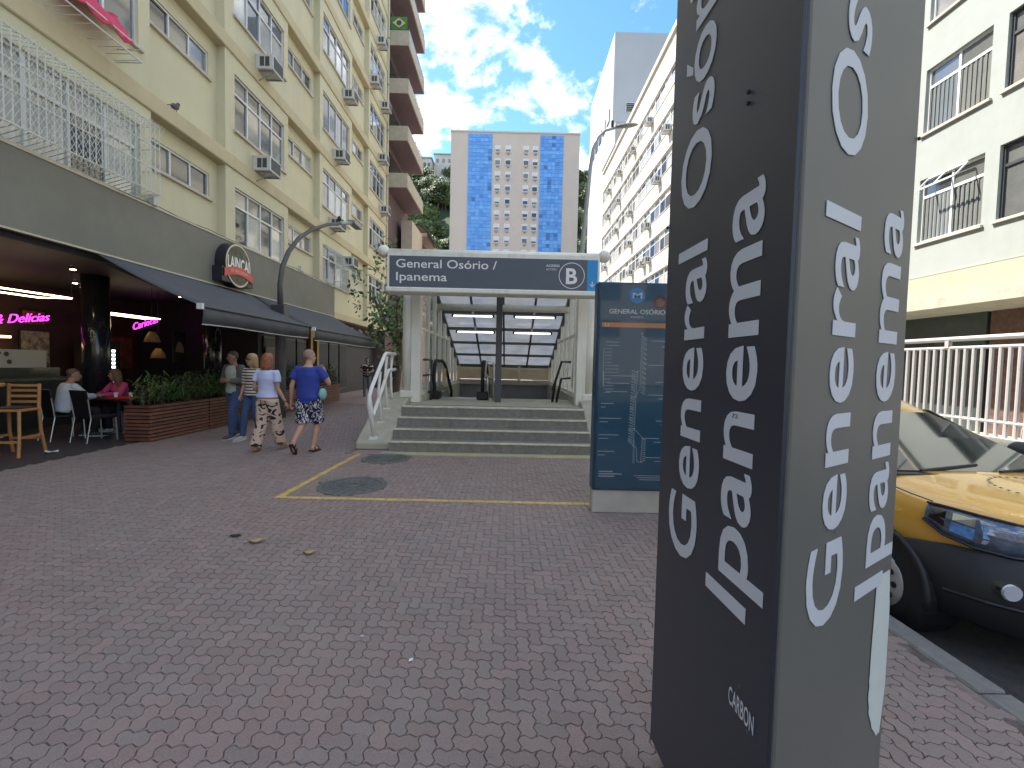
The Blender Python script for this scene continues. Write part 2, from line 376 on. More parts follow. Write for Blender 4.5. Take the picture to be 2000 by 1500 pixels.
# kerb
kerb_m = M('kerb_granite', (.20, .195, .18), .85, var=.2, vs=12, bump=.4, bs=90, dirt=.4, dcol=(.1, .095, .08), ds=3)
kb = struct(MB().box(2.401, 2.555, -4, 70, -.25, -.02).build('kerb', kerb_m))
for k in range(16):
    y = -.6 + k * .92
    MB().box(2.405 + random.uniform(-.004, .004), 2.56, y + .006, y + .914, -.2, random.uniform(-.002, .004)).build('kerbstone', kerb_m, kb, bev=.012)
# yellow painted lines on the paving
ypaint = M('worn_yellow_paint', (.58, .41, .10), .75, var=.2, vs=5, dirt=.75, dcol=(.17, .14, .12), ds=9)
for a, b, w in (((-2.68, 5.12), (1.2, 5.09), .085), ((-2.63, 5.16), (-2.54, 7.62), .085)):
    d = Vector((b[0] - a[0], b[1] - a[1], 0)); L_ = d.length; d.normalize(); q = Vector((-d.y, d.x, 0)) * w / 2; n_ = int(L_ / (PW * 2))
    m = MB()
    for k in range(n_):
        s0 = Vector((*a, .0025)) + d * (L_ * k / n_ + .0035); s1 = Vector((*a, .0025)) + d * (L_ * (k + 1) / n_ - .0035)
        e = random.uniform(.8, 1.05); m.quad(s0 - q * e, s1 - q * e, s1 + q * random.uniform(.85, 1.05), s0 + q * e)
    o = m.build('painted_line', ypaint); struct(o)
m = MB(); m.box(-1.95, 1.6, 7.66, 7.76, -.001, .006); struct(m.build('painted_line', M('smooth_yellow_paint', (.50, .43, .13), .6, var=.15, vs=4, dirt=.3, ds=5)))
m = MB(); m.box(-2.2, 1.62, 7.6, 7.9, -.1, .0022); struct(m.build('stair_apron', conc))
# manholes
iron = M('cast_iron_cover', (.12, .128, .122), .65, var=.25, vs=20, bump=.3, bs=80, metal=.2)
for (x, y, r, lb) in ((-1.97, 5.67, .40, 'round cast iron manhole cover with radial ribs near the corner of the yellow line'), (-1.99, 7.3, .36, 'round manhole cover close to the foot of the station steps')):
    t = thing('manhole_cover', lb, 'manhole', (x, y, 0))
    m = MB(); ring = lambda rr, z: [(x + rr * math.cos(2 * math.pi * k / 40), y + rr * math.sin(2 * math.pi * k / 40), z) for k in range(40)]
    m.rings([ring(r * .88, -.006), ring(r * .89, .004), ring(r + .03, .004), ring(r + .035, -.02)], cap=False); m.build('ring', iron, t)
    m = MB(); m.rings([ring(r * .865, -.012), ring(r * .86, .001)]); lid = m.build('lid', iron, t)
    m = MB()
    for k in range(16):
        a = 2 * math.pi * k / 16; m.bar((x + .07 * math.cos(a), y + .07 * math.sin(a), .003), (x + r * .8 * math.cos(a), y + r * .8 * math.sin(a), .003), .03, .008)
    m.rings([ring(r * .5, .001), ring(r * .5, .006), ring(r * .55, .006), ring(r * .55, .001)], cap=False)
    m.build('ribs', iron, lid)
# litter
paper = M('paper', (.75, .74, .72), .8, var=.05); fleck_m = M('fleck_pale', (.48, .46, .43), .9, var=.3, vs=2); dryleaf = M('dry_leaf', (.42, .32, .16), .7, var=.3, vs=30)
def flake(name, lb, cat, x, y, s, mat, rz, curl=.25, group=None):
    m = MB(); n = 9
    for k in range(n):
        t0 = k / (n - 1); w = s * .32 * math.sin(math.pi * min(.98, max(.03, t0)))
        m.v += [((t0 - .5) * s, -w, .006 + curl * s * (.3 + abs(t0 - .5))), ((t0 - .5) * s, 0, .004 + curl * s * .25 * t0), ((t0 - .5) * s, w, .006 + curl * s * (.2 + abs(t0 - .4) * 1.2))]
    for k in range(n - 1):
        for j in (0, 1): m.f.append((k * 3 + j, k * 3 + 3 + j, k * 3 + 4 + j, k * 3 + 1 + j)); m.m.append(0)
    o = m.build(name, mat, smooth=True); o.location = (x, y, 0); o.rotation_euler = (0, 0, rz)
    md = o.modifiers.new('thick', 'SOLIDIFY'); md.thickness = .003
    tag(o, lb, cat, group); return o
flake('dry_leaf', 'curled tan dry leaf lying alone on the paving, blunt and wide', 'leaf', -1.61, 3.62, .105, dryleaf, .1)
flake('dry_leaf', 'long narrow tan dry leaf with pinched middle on the paving', 'leaf', -2.16, 3.83, .13, dryleaf, .3)
flake('twig_leaf', 'thin blackish curled leaf on the paving beside the tan leaves', 'leaf', -2.42, 3.95, .10, M('dark_leaf', (.02, .018, .016), .8), .05, .1)
flake('paper_scrap', 'crumpled white paper napkin on the dark floor by the chairs', 'litter', -7.35, 7.18, .2, paper, .2, .3)
flake('cigarette_end', 'white cigarette end lying on the pavers', 'litter', -.49, 2.32, .035, paper, 1.0, .1)
for k in range(26):
    x = random.uniform(-4.5, .8); y = random.uniform(2.2, 7.4)
    flake('paper_fleck', 'tiny pale fleck of litter on the paving', 'litter', x, y, random.uniform(.008, .03), fleck_m, random.uniform(0, 3), .15, 'flecks of litter on the paving')

# ------------------------------------------------------------------ triangular totem
al = R(-3); TW = .76; NE = Vector((.657, 1.033, 0)); dL = Vector((math.sin(al), math.cos(al), 0)); dR = Vector((math.sin(al + R(60)), math.cos(al + R(60)), 0))
AE = NE + dL * TW; BE = NE + dR * TW; cen = (NE + AE + BE) / 3; TH = 4.6; TB = .07
tot = thing('station_totem', 'tall triangular dark metal totem lettered General Osório Ipanema on its faces', 'totem', cen)
tm_lit = M('totem_satin_metal_lit', (.13, .129, .114), .5, var=.05, vs=2, bump=.06, bs=500, spec=.6, dirt=.12, dcol=(.06, .06, .05), ds=4)  # lighter copy of the panel metal, brighter light on the right face painted in
tm = M('totem_satin_metal', (.030, .035, .050), .36, var=.05, vs=2, bump=.06, bs=500, spec=.6, dirt=.12, dcol=(.05, .05, .05), ds=4)  # darker copy for the left face, its shade put into the colour
def inset(p, k): return p + (cen - p).normalized() * k
def slab(p, q, nrm, z0, z1, th):
    a, b = p, q; c, d = q - nrm * th, p - nrm * th
    m = MB(); m.prism([(a.x, a.y), (b.x, b.y), (c.x, c.y), (d.x, d.y)], 2, z0, z1); return m
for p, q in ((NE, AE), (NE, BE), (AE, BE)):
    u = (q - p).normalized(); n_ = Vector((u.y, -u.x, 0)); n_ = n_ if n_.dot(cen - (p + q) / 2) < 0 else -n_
    slab(p + u * .015, q - u * .015, n_, TB, TH, .02).build('face_panel', tm if p is NE and q is AE else tm_lit, tot, bev=.004)
core = M('totem_core', (.015, .016, .018), .6, var=.1)
m = MB(); c3 = [inset(p, .030) for p in (NE, AE, BE)]; m.prism([(p.x, p.y) for p in c3], 2, TB + .003, TH - .01); m.build('core', core, tot)
m = MB(); c3 = [inset(p, .15) for p in (NE, AE, BE)]; m.prism([(p.x, p.y) for p in c3], 2, 0, TB + .01); m.build('plinth', M('plinth_brick', (.17, .10, .08), .9), tot)
m = MB(); c3 = [inset(p, -.004) for p in (NE, AE, BE)]; m.prism([(p.x, p.y) for p in c3], 2, TH, TH + .03); m.build('cap', darkmetal, tot)
nL = Vector((-dL.y, dL.x, 0)); nL = nL if nL.dot(cen - NE) < 0 else -nL
nR = Vector((-dR.y, dR.x, 0)); nR = nR if nR.dot(cen - NE) < 0 else -nR
Z = Vector((0, 0, 1))
def tl(name, txt, d, nrm, ub, z0, length, cap, sgn, bold=.010, mat=wht_flat):
    m = MB(); text_on(m, txt, NE + d * ub + nrm * .0022 + Z * z0, Z, d * sgn, length, cap=cap, bold=bold)
    o = m.build(name, mat, tot); md = o.modifiers.new('thick', 'SOLIDIFY'); md.thickness = .0015; md.offset = 0; return o
# left face: reads upwards, letters' tops towards the far edge
tl('lettering', 'General', dL, nL, .423, .93, 1.09, .222, 1); tl('lettering', 'Osório', dL, nL, .423, 2.155, .98, .222, 1)
tl('lettering', 'Ipanema', dL, nL, .132, .915, 1.19, .222, 1)
# right face: reads upwards, tops towards the near edge
tl('lettering', 'General', dR, nR, .338, .918, 1.1, .218, -1); tl('lettering', 'Osório', dR, nR, .338, 2.155, .98, .218, -1)
tl('lettering', 'Ipanema', dR, nR, .655, .925, 1.17, .225, -1)
uB = (BE - AE).normalized(); nB = Vector((uB.y, -uB.x, 0)); nB = nB if nB.dot(cen - AE) < 0 else -nB
m = MB(); text_on(m, 'CARBON', NE + dL * .19 + nL * .0022 + Z * .655, -dL, Z, .118, cap=.052, bold=.012); m.build('small_lettering', wht_flat, tot)
m = MB(); text_on(m, '72', NE + dL * .232 + nL * .0042 + Z * 1.462, -dL, Z, .03, cap=.012); m.build('pen_marks', black_m, tot)
# torn pale strip where the film has peeled off the right face
m = MB(); zs = np.linspace(.405, .955, 26); vs = []
for i, z in enumerate(zs):
    k = i / 25; wl = .60 + .085 * (1 - min(1, k * 3.2)) ** 2 + .004 * math.sin(i * 2.3) * (k < .45); wl += .03 * max(0, k - .55) * 1.2
    wr = min(.742, .715 + .1 * k) - .04 * max(0, k - .75) * 2
    vs += [NE + dR * wl + nR * .0024 + Z * z, NE + dR * wr + nR * .0024 + Z * z]
m.add(vs, [(2 * i, 2 * i + 1, 2 * i + 3, 2 * i + 2) for i in range(25)])
m.build('peeled_patch', M('peeled_white', (.60, .64, .61), .6, var=.05, vs=8), tot, label='torn pale patch where the film has peeled off')
for d, nrm, u, z in ((dL, nL, .03, 2.56), (dL, nL, .03, 2.50), (dR, nR, .03, 2.52), (dR, nR, .74, 2.34), (dL, nL, .745, 2.15), (dL, nL, .22, 2.36), (dL, nL, .22, 2.33), (dR, nR, .035, 2.47)):
    p = NE + d * u + nrm * .002 + Z * z; m = MB(); m.tube([p, p + nrm * .006], .006, 8); m.build('bolt', core, tot)
m = MB()
for k in range(26):   # scuffs
    f = random.random() < .6; d, nrm = (dL, nL) if f else (dR, nR); u = random.uniform(.05, .7); z = random.uniform(.3, 2.2); p = NE + d * u + nrm * .0024 + Z * z; s = random.uniform(.002, .006)
    m.quad(p - d * s, p - d * s * .2 - Z * s * .6, p + d * s + Z * s * .4, p + Z * s)
m.build('scuff_marks', M('scuff', (.2, .2, .19), .8), tot)
# ------------------------------------------------------------------ metro entrance
EX0, EX1 = -2.12, 1.53            # stair width
ent = thing('metro_entrance', 'white steel and glass station entrance over stone steps and stairwell', 'station entrance', (-.2, 11, 0))
ys = [7.9, 8.22, 8.54, 8.86]
for k, y in enumerate(ys):
    m = MB(); m.box(EX0, EX1, y, ys[k + 1] + .02 if k < 3 else 9.3, 0.0, .18 * (k + 1) - .003); st = m.build('step', stepm, ent, bev=.008)
    m = MB(); m.box(EX0 + .01, EX1 - .01, y - .012, y + (.055 if k < 3 else .16), .18 * (k + 1) - .022, .18 * (k + 1) + .002); m.build('nosing', nose_m, st)
m = MB(); m.box(EX0, EX1, 9.3, 11.35, 0, .72); m.build('landing', conc, ent)
m = MB()
for k in range(4): m.box(EX0 + .2, EX1 - .2, 11.35 + k * .3, 11.65 + k * .3, 0, .72 - .17 * (k + 1) if k < 3 else .05)
m.box(EX0 + .2, EX1 - .2, 12.55, 17.3, 0, .04); m.build('stairwell_floor', M('well_floor', (.09, .09, .095), .8), ent)
side_c = M('plinth_concrete', (.43, .41, .32), .9, var=.12, vs=5, bump=.35, bs=60, dirt=.3, dcol=(.16, .155, .13), ds=2.2)
for s, (a, b) in enumerate(((-2.74, EX0 - .002), (EX1 + .002, 2.15))):
    m = MB(); m.prism([(8.0, 0), (8.0, .13), (9.3, .80), (9.75, .86), (17.5, .86), (17.5, 0)], 0, a, b); m.build('side_wall', side_c, ent, bev=.02)
# posts: round column with a flat white cover
postm = M('post_white_enamel', (.80, .785, .69), .5, var=.06, vs=3, dirt=.45, dcol=(.34, .29, .21), ds=6)
for x0_, s in ((-2.12, 1), (1.66, -1)):
    m = MB(); m.tube([(x0_ - .08 * s, 9.75, .84), (x0_ - .08 * s, 9.75, 3.5)], .12, 20); m.build('column', postm, ent, smooth=True)
    m = MB(); m.box(min(x0_, x0_ + .2 * s), max(x0_, x0_ + .2 * s), 9.62, 9.86, .725, 3.5); m.build('column_cover', postm, ent, bev=.01)
    m = MB(); m.box(x0_ - .08 * s - .145, x0_ - .08 * s + .145, 9.6, 9.9, .83, .98); m.build('column_base', postm, ent, bev=.02)
    m = MB(); m.box(x0_ - .3 * s - .04, x0_ - .3 * s + .04, 8.75, 9.8, 2.98, 3.1); m.build('bracket', galv, ent)
m = MB(); m.box(-.31, -.17, 10.2, 10.34, .72, 3.5); m.build('centre_post', M('post_dark_grey', (.085, .092, .105), .5, var=.1), ent, bev=.006)
# roof: flat front then sloping down to the back
GX0, GX1 = -1.95, 1.58; ZF = 3.52
def roofz(y): return ZF if y < 11.75 else ZF - (y - 11.75) * (ZF - 1.55) / (17.4 - 11.75)
rows = [8.8, 10.3, 11.75, 13.0, 14.1, 15.2, 16.3, 17.4]; colsx = [GX0 + (GX1 - GX0) * k / 4 for k in range(5)]
rglass = bpy.data.materials.new('canopy_glass'); rglass.use_nodes = True; t_ = rglass.node_tree; b_ = t_.nodes['Principled BSDF']
t_.nodes.remove(b_); tr = t_.nodes.new('ShaderNodeBsdfTransparent'); tr.inputs[0].default_value = (.66, .66, .66, 1); tl_ = t_.nodes.new('ShaderNodeBsdfTranslucent'); tl_.inputs[0].default_value = (.72, .72, .72, 1)
gl_ = t_.nodes.new('ShaderNodeBsdfGlossy'); gl_.inputs['Roughness'].default_value = .06; mx1 = t_.nodes.new('ShaderNodeMixShader'); mx2 = t_.nodes.new('ShaderNodeMixShader')
no_ = t_.nodes.new('ShaderNodeTexNoise'); no_.inputs['Scale'].default_value = 1.4; no_.inputs['Detail'].default_value = 6; tcg = t_.nodes.new('ShaderNodeTexCoord'); t_.links.new(tcg.outputs['Object'], no_.inputs['Vector'])
mrg = t_.nodes.new('ShaderNodeMapRange'); t_.links.new(no_.outputs[0], mrg.inputs[0]); mrg.inputs[1].default_value = .35; mrg.inputs[2].default_value = .7; mrg.inputs[3].default_value = .42; mrg.inputs[4].default_value = .72
t_.links.new(mrg.outputs[0], mx1.inputs[0]); t_.links.new(tr.outputs[0], mx1.inputs[1]); t_.links.new(tl_.outputs[0], mx1.inputs[2]); mx2.inputs[0].default_value = .05
t_.links.new(mx1.outputs[0], mx2.inputs[1]); t_.links.new(gl_.outputs[0], mx2.inputs[2]); t_.links.new(mx2.outputs[0], t_.nodes['Material Output'].inputs[0])
for i in range(len(rows) - 1):
    for k in range(4):
        m = MB(); a, b = colsx[k] + .015, colsx[k + 1] - .015; c, d = rows[i] + .012, rows[i + 1] - .012
        m.add([(a, c, roofz(c) + .03), (b, c, roofz(c) + .03), (b, d, roofz(d) + .03), (a, d, roofz(d) + .03)] + [(a, c, roofz(c) + .042), (b, c, roofz(c) + .042), (b, d, roofz(d) + .042), (a, d, roofz(d) + .042)],
              [(0, 3, 2, 1), (4, 5, 6, 7), (0, 1, 5, 4), (1, 2, 6, 5), (2, 3, 7, 6), (3, 0, 4, 7)]); m.build('roof_pane', rglass, ent)
rbar = M('roof_bar_grey', (.10, .105, .11), .5, var=.1)
for y in rows:
    m = MB(); m.box(GX0, GX1, y - .035, y + .035, roofz(y) - .06, roofz(y) + .025); m.build('roof_crossbar', rbar, ent)
for x in colsx:
    m = MB()
    for a, b in ((8.8, 11.75), (11.75, 17.4)): m.bar((x, a, roofz(a) - .02), (x, b, roofz(b) - .02), .055, .085)
    m.build('roof_rafter', rbar, ent)
m = MB(); m.tube([(GX0 - .1, 12.4, 3.14), (GX1 + .1, 12.4, 3.14)], .095, 14); m.build('tie_beam', postm, ent, smooth=True)
# glazed side walls
sglass = M('side_glass', (.42, .47, .44), .25, var=.15, vs=2, trans=.0, alpha=.22)
for x, s in ((GX0 - .03, 1), (GX1 + .03, -1)):
    yy = [9.9 + k * .94 for k in range(9)]
    for k, y in enumerate(yy):
        m = MB(); m.box(x - .045, x + .045, y - .045, y + .045, .86, roofz(y) - .02); m.build('mullion', postm, ent)
        if k < 8:
            y2 = yy[k + 1]; m = MB(); m.prism([(y + .05, .92), (y2 - .05, .92), (y2 - .05, roofz(y2) - .05), (y + .05, roofz(y) - .05)], 0, x - .006, x + .006); m.build('side_pane', sglass, ent)
    m = MB(); m.bar((x, 9.9, 2.35), (x, 15.2, 2.35), .05, .06); m.bar((x, 9.9, .9), (x, 17.4, .9), .06, .09); m.build('side_rail', postm, ent)
    m = MB(); m.bar((x, 9.8, ZF - .02), (x, 11.75, ZF - .02), .09, .12); m.bar((x, 11.75, ZF - .02), (x, 17.4, 1.53), .09, .12); m.build('eaves_beam', rbar, ent)
    m = MB(); m.box(x - .1, x + .1, 9.86, 17.4, .1, .87); m.build('well_wall', M('well_wall_tile', (.45, .44, .36), .7, var=.1), ent)
# back: louvres over a beam and a blue-grey wall
lv = M('louvre_cream', (.70, .60, .42), .6, var=.1)
for k in range(3):
    a = GX0 + 1.176 * k + .05; b = a + 1.09
    for j in range(6):
        z = 1.06 + j * .073; m = MB(); m.bar(((a), 17.38, z), (b, 17.38, z), .03, .07); m.v = [(v[0], v[1] + (v[2] - z) * .6, v[2]) for v in m.v]; m.build('louvre_slat', lv, ent)
for k in range(4):
    x = GX0 + 1.176 * k; m = MB(); m.box(x - .05, x + .05, 17.3, 17.46, .98, 1.52); m.build('louvre_post', lv, ent)
m = MB(); m.box(GX0, GX1, 17.44, 17.48, 1.0, 1.52); m.build('louvre_back', M('louvre_backing', (.4, .34, .24), .8), ent)
m = MB(); m.box(GX0, GX1, 17.2, 17.5, .80, .98); m.build('back_beam', side_c, ent)
m = MB(); m.box(GX0, GX1, 17.3, 17.5, 0, .80); m.build('back_wall', M('back_wall_blue_grey', (.22, .22, .25), .7, var=.1), ent)
# fluorescent tubes
tube_m = M('tube_lit', (1, 1, .97), .4, var=0, emit=1.2)
n_ = 0
for y in (10.3, 13.0, 14.1):
    for xc in (-1.07, .72):
        z = roofz(y) - .1; t = thing('tube_light', 'slim white tube light under the %s crossbar, on the %s half of the canopy' % ({10.3: 'front', 13.0: 'middle', 14.1: 'rear'}[y], 'escalator' if xc < 0 else 'stair'), 'light', (xc, y, z))
        m = MB(); m.tube([(xc - .56, y - .02, z - .02), (xc + .56, y - .02, z - .02)], .022, 10); m.build('tube', tube_m, t)
        m = MB(); m.box(xc - .62, xc - .56, y - .05, y + .02, z - .05, z + .03); m.build('end_cap', black_m, t)
        m = MB(); m.box(xc + .56, xc + .62, y - .05, y + .02, z - .05, z + .03); m.build('end_cap', black_m, t)
        m = MB(); m.box(xc - .56, xc + .56, y - .01, y + .02, z + .012, z + .05); m.build('tray', galv, t)
# station sign across the front
sg = thing('station_sign', 'wide dark grey station sign board reading General Osório Ipanema with circled B', 'sign', (-.33, 8.6, 2.95))
sgm = M('sign_slate_grey', (.088, .108, .135), .5, var=.05, vs=2); blu = M('sign_blue', (.02, .28, .62), .45, var=.04)
m = MB(); m.box(-2.36, 1.70, 8.62, 9.0, 2.96, 3.70); m.build('cabinet', postm, sg)
m = MB(); m.box(-2.32, 1.46, 8.602, 8.619, 3.03, 3.62); m.build('face', sgm, sg)
m = MB(); m.box(1.462, 1.66, 8.602, 8.619, 3.03, 3.62); m.build('blue_band', blu, sg)
m = MB(); m.box(-2.39, 1.73, 8.57, 9.0, 2.93, 3.028); m.build('lower_trim', postm, sg, bev=.02)
m = MB(); m.tube([(-2.42, 8.75, 3.70), (1.76, 8.75, 3.70)], .085, 16); m.build('top_tube', postm, sg, smooth=True)
for x in (-2.46, 1.80): m = MB(); m.ell((x, 8.72, 3.72), (.12, .12, .12)); m.build('end_ball', postm, sg, smooth=True)
m = MB(); m.box(-2.36, -2.322, 8.6, 8.63, 3.03, 3.62); m.box(1.662, 1.70, 8.6, 8.63, 3.03, 3.62); m.build('side_trim', postm, sg)
U = (1, 0, 0); ZU = (0, 0, 1)
m = MB(); text_on(m, 'General Osório /', (-2.19, 8.5985, 3.40), U, ZU, 1.92, cap=.165, bold=.008); m.build('lettering', wht_b, sg)
m = MB(); text_on(m, 'Ipanema', (-2.19, 8.5985, 3.155), U, ZU, .97, cap=.165, bold=.008); m.build('lettering', wht_b, sg)
m = MB(); text_on(m, 'ACESSO', (.67, 8.5985, 3.475), U, ZU, .26, cap=.045, bold=.01); text_on(m, 'ACCESS', (.67, 8.5985, 3.41), U, ZU, .2, cap=.035); m.build('small_lettering', wht_b, sg)
m = MB(); text_on(m, 'B', (1.055, 8.5985, 3.165), U, ZU, .215, cap=.30, bold=.025); m.build('letter_b', wht_b, sg)
m = MB(); rr = lambda r: [(1.165 + r * math.cos(2 * math.pi * k / 48), 8.5985, 3.315 + r * math.sin(2 * math.pi * k / 48)) for k in range(48)]
m.rings([rr(.235), rr(.248)], cap=False); m.build('circle', wht_b, sg)
m = MB(); m.quad((1.553, 8.5985, 3.11), (1.567, 8.5985, 3.11), (1.567, 8.5985, 3.21), (1.553, 8.5985, 3.21)); m.add([(1.51, 8.5985, 3.155), (1.52, 8.5985, 3.165), (1.56, 8.5985, 3.125), (1.60, 8.5985, 3.165), (1.61, 8.5985, 3.155), (1.56, 8.5985, 3.1)], [(0, 1, 2, 5), (2, 3, 4, 5)]); m.build('arrow', wht_b, sg)
# escalator
es = thing('escalator', 'escalator with black handrails and glass balustrades descending from the landing', 'escalator', (-1.2, 11.2, .72))
eg = M('balustrade_glass', (.30, .36, .31), .15, var=.1, alpha=.35)
sidep = [(10.75, .80), (10.62, 1.25), (10.72, 1.55), (10.9, 1.64), (12.0, 1.64), (12.5, 1.52), (13.9, .72), (13.9, .3)]
for x in (-1.78, -.62):
    m = MB(); m.prism([(10.8, .8), (10.67, 1.25), (10.76, 1.51), (10.92, 1.595), (12.0, 1.595), (12.48, 1.475), (13.85, .68), (13.5, .55), (12.2, .8)], 0, x - .006, x + .006); m.build('balustrade', eg, es)
    m = MB(); m.tube([(x, *p) for p in sidep], .045, 10); m.build('handrail', rubber, es, smooth=True)
    m = MB(); m.box(x - .14, x + .14, 10.62, 10.98, .72, .93); m.build('newel', black_m, es, bev=.03)
    m = MB(); m.prism([(10.9, .721), (10.9, .84), (12.2, .84), (13.9, .3), (13.9, .05), (12.2, .5)], 0, x - .08, x + .08); m.build('skirt', steel, es)
for k in range(5):
    m = MB(); m.box(-1.68, -.72, 11.36 + k * .28, 11.64 + k * .28, max(.045, .6 - k * .17), .70 - k * .15); m.build('stair_tread', darkmetal, es)
m = MB(); m.box(-1.68, -.72, 10.7, 11.355, .7215, .733); m.build('floor_plate', steel, es)
# warning plate on the escalator
m = MB(); m.box(-1.62, -1.6, 11.2, 11.42, .98, 1.45); tag(m.build('notice_plate', M('notice_orange', (.6, .36, .12), .6)), 'orange notice plate seen through the escalator glass', 'notice')
# dark inner rails beside the stairs
def rail2(name, label, parts, mat, cat='handrail'):
    t = thing(name, label, cat, parts[0][1][0])
    for nm, p, r in parts: m = MB(); m.tube(p, r, 10); m.build(nm, mat, t, smooth=True)
    return t
rail2('stair_handrail', 'black tubular handrail at the stair side of the well', [('rail', [(1.46, 10.5, 1.68), (1.24, 10.5, 1.68), (1.10, 10.5, 1.2), (1.04, 10.5, .72)], .03), ('rail', [(1.46, 10.5, 1.3), (1.24, 10.5, 1.28), (1.14, 10.5, .72)], .03), ('rail', [(1.24, 10.5, 1.68), (1.24, 12.6, .9)], .025)], black_m)
rail2('stair_handrail', 'grey tubular handrail between escalator and centre post', [('rail', [(-.36, 10.6, .72), (-.36, 10.6, 1.62), (-.52, 10.6, 1.66), (-.56, 10.6, 1.35), (-.38, 10.6, 1.2)], .026), ('rail', [(-.5, 10.6, 1.3), (-.5, 10.75, .72)], .024)], steel)
rail2('stair_handrail', 'dark handrail bracket between left column and escalator', [('rail', [(-1.92, 10.1, 1.66), (-1.82, 10.45, 1.66)], .026), ('rail', [(-1.92, 10.1, 1.3), (-1.82, 10.45, 1.32), (-1.8, 10.45, 1.66)], .026), ('rail', [(-1.82, 10.45, .72), (-1.82, 10.45, 1.32)], .026)], darkmetal)
# white outer handrails
rw = M('rail_white_gloss', (.78, .79, .76), .35, var=.03, dirt=.1, ds=6, dcol=(.4, .37, .3))
for x, nm in ((-2.45, 'white tubular handrail on the sloping wall on the café side of the steps'), (1.95, 'white tubular handrail on the sloping wall behind the map panel')):
    t = thing('handrail', nm, 'handrail', (x, 8.6, .3))
    m = MB(); m.tube([(x, 9.62, 1.76), (x, 8.92, 1.76), (x, 8.82, 1.73), (x, 7.98, 1.12), (x, 7.86, .98), (x, 7.84, .80), (x, 8.02, .50), (x, 8.14, .20)], .036, 12); m.build('top_rail', rw, t, smooth=True)
    m = MB(); m.tube([(x, 9.62, 1.43), (x, 9.12, 1.42), (x, 9.02, 1.38), (x, 8.12, .64), (x, 8.05, .60), (x, 7.98, .68), (x, 7.86, .97)], .034, 12); m.build('lower_rail', rw, t, smooth=True)
    for ya, za, yb, zb_ in ((8.42, 1.42, 8.62, .44), (8.86, 1.72, 9.04, .66), (9.28, 1.74, 9.4, .8)):
        m = MB(); m.tube([(x, ya + .1, za - .02), (x, ya - .02, (za + zb_) / 2 + .1), (x, yb - .08, zb_ + .18), (x, yb, zb_ - .03)], .026, 10); m.build('baluster', rw, t, smooth=True)
        m = MB(); m.box(x - .07, x + .07, yb - .06, yb + .06, zb_ - .03, zb_ + .0); m.build('foot_plate', rw, t)
    m = MB(); m.box(x - .07, x + .07, 8.08, 8.2, .16, .22); m.build('foot_plate', rw, t)
# ------------------------------------------------------------------ line map panel
ip = thing('map_panel', 'tall dark blue metro line map panel on a steel base', 'map panel', (1.36, 4.86, 0))
pblue = M('panel_blue', (.012, .10, .18), .18, var=.08, vs=1, spec=.6, coat=.5)
m = MB(); m.box(.94, 1.80, 4.80, 4.96, .0, .25); m.build('base_plate', M('panel_base_steel', (.52, .50, .44), .45, metal=.3, var=.1, vs=6), ip, bev=.006)
m = MB(); m.box(.935, 1.805, 4.79, 4.97, .251, 2.50); m.build('cabinet', M('panel_side_blue', (.012, .055, .10), .35, var=.1), ip, bev=.008)
m = MB(); m.box(.965, 1.775, 4.782, 4.789, .27, 2.475); m.build('poster', pblue, ip)
yf = 4.7805
def prt(name, mat, fn): m = MB(); fn(m); return m.build(name, mat, ip)
prt('orange_band', M('band_orange', (.72, .33, .13), .5, var=.05), lambda m: m.quad((.985, yf, 2.02), (1.765, yf, 2.02), (1.765, yf, 2.07), (.985, yf, 2.07)))
prt('line_code', wht_b, lambda m: text_on(m, 'L1', (1.02, yf - .001, 2.029), U, ZU, .04, cap=.03, bold=.02))
prt('title', wht_b, lambda m: text_on(m, 'GENERAL OSÓRIO', (1.06, yf, 2.165), U, ZU, .60, cap=.05, bold=.012))
prt('subtitle', wht_flat, lambda m: text_on(m, 'IPANEMA', (1.29, yf, 2.12), U, ZU, .14, cap=.022))
def disc(m, x, z, r, y, n=36): m.add([(x + r * math.cos(2 * math.pi * k / n), y, z + r * math.sin(2 * math.pi * k / n)) for k in range(n)], [tuple(range(n))])
prt('logo_disc', blu, lambda m: disc(m, 1.35, 2.36, .082, yf)); prt('logo_m', wht_b, lambda m: text_on(m, 'M', (1.305, yf - .0012, 2.332), U, ZU, .10, cap=.062, bold=.008))
prt('round_sticker', M('sticker_brown', (.16, .07, .06), .6, var=.3, vs=30), lambda m: disc(m, 1.60, 2.29, .075, yf)); prt('sticker_centre', M('sticker_inner', (.30, .16, .13), .6, var=.5, vs=40), lambda m: disc(m, 1.60, 2.29, .048, yf - .0012))
mapw = M('map_print', (.50, .58, .62), .5, var=.1)
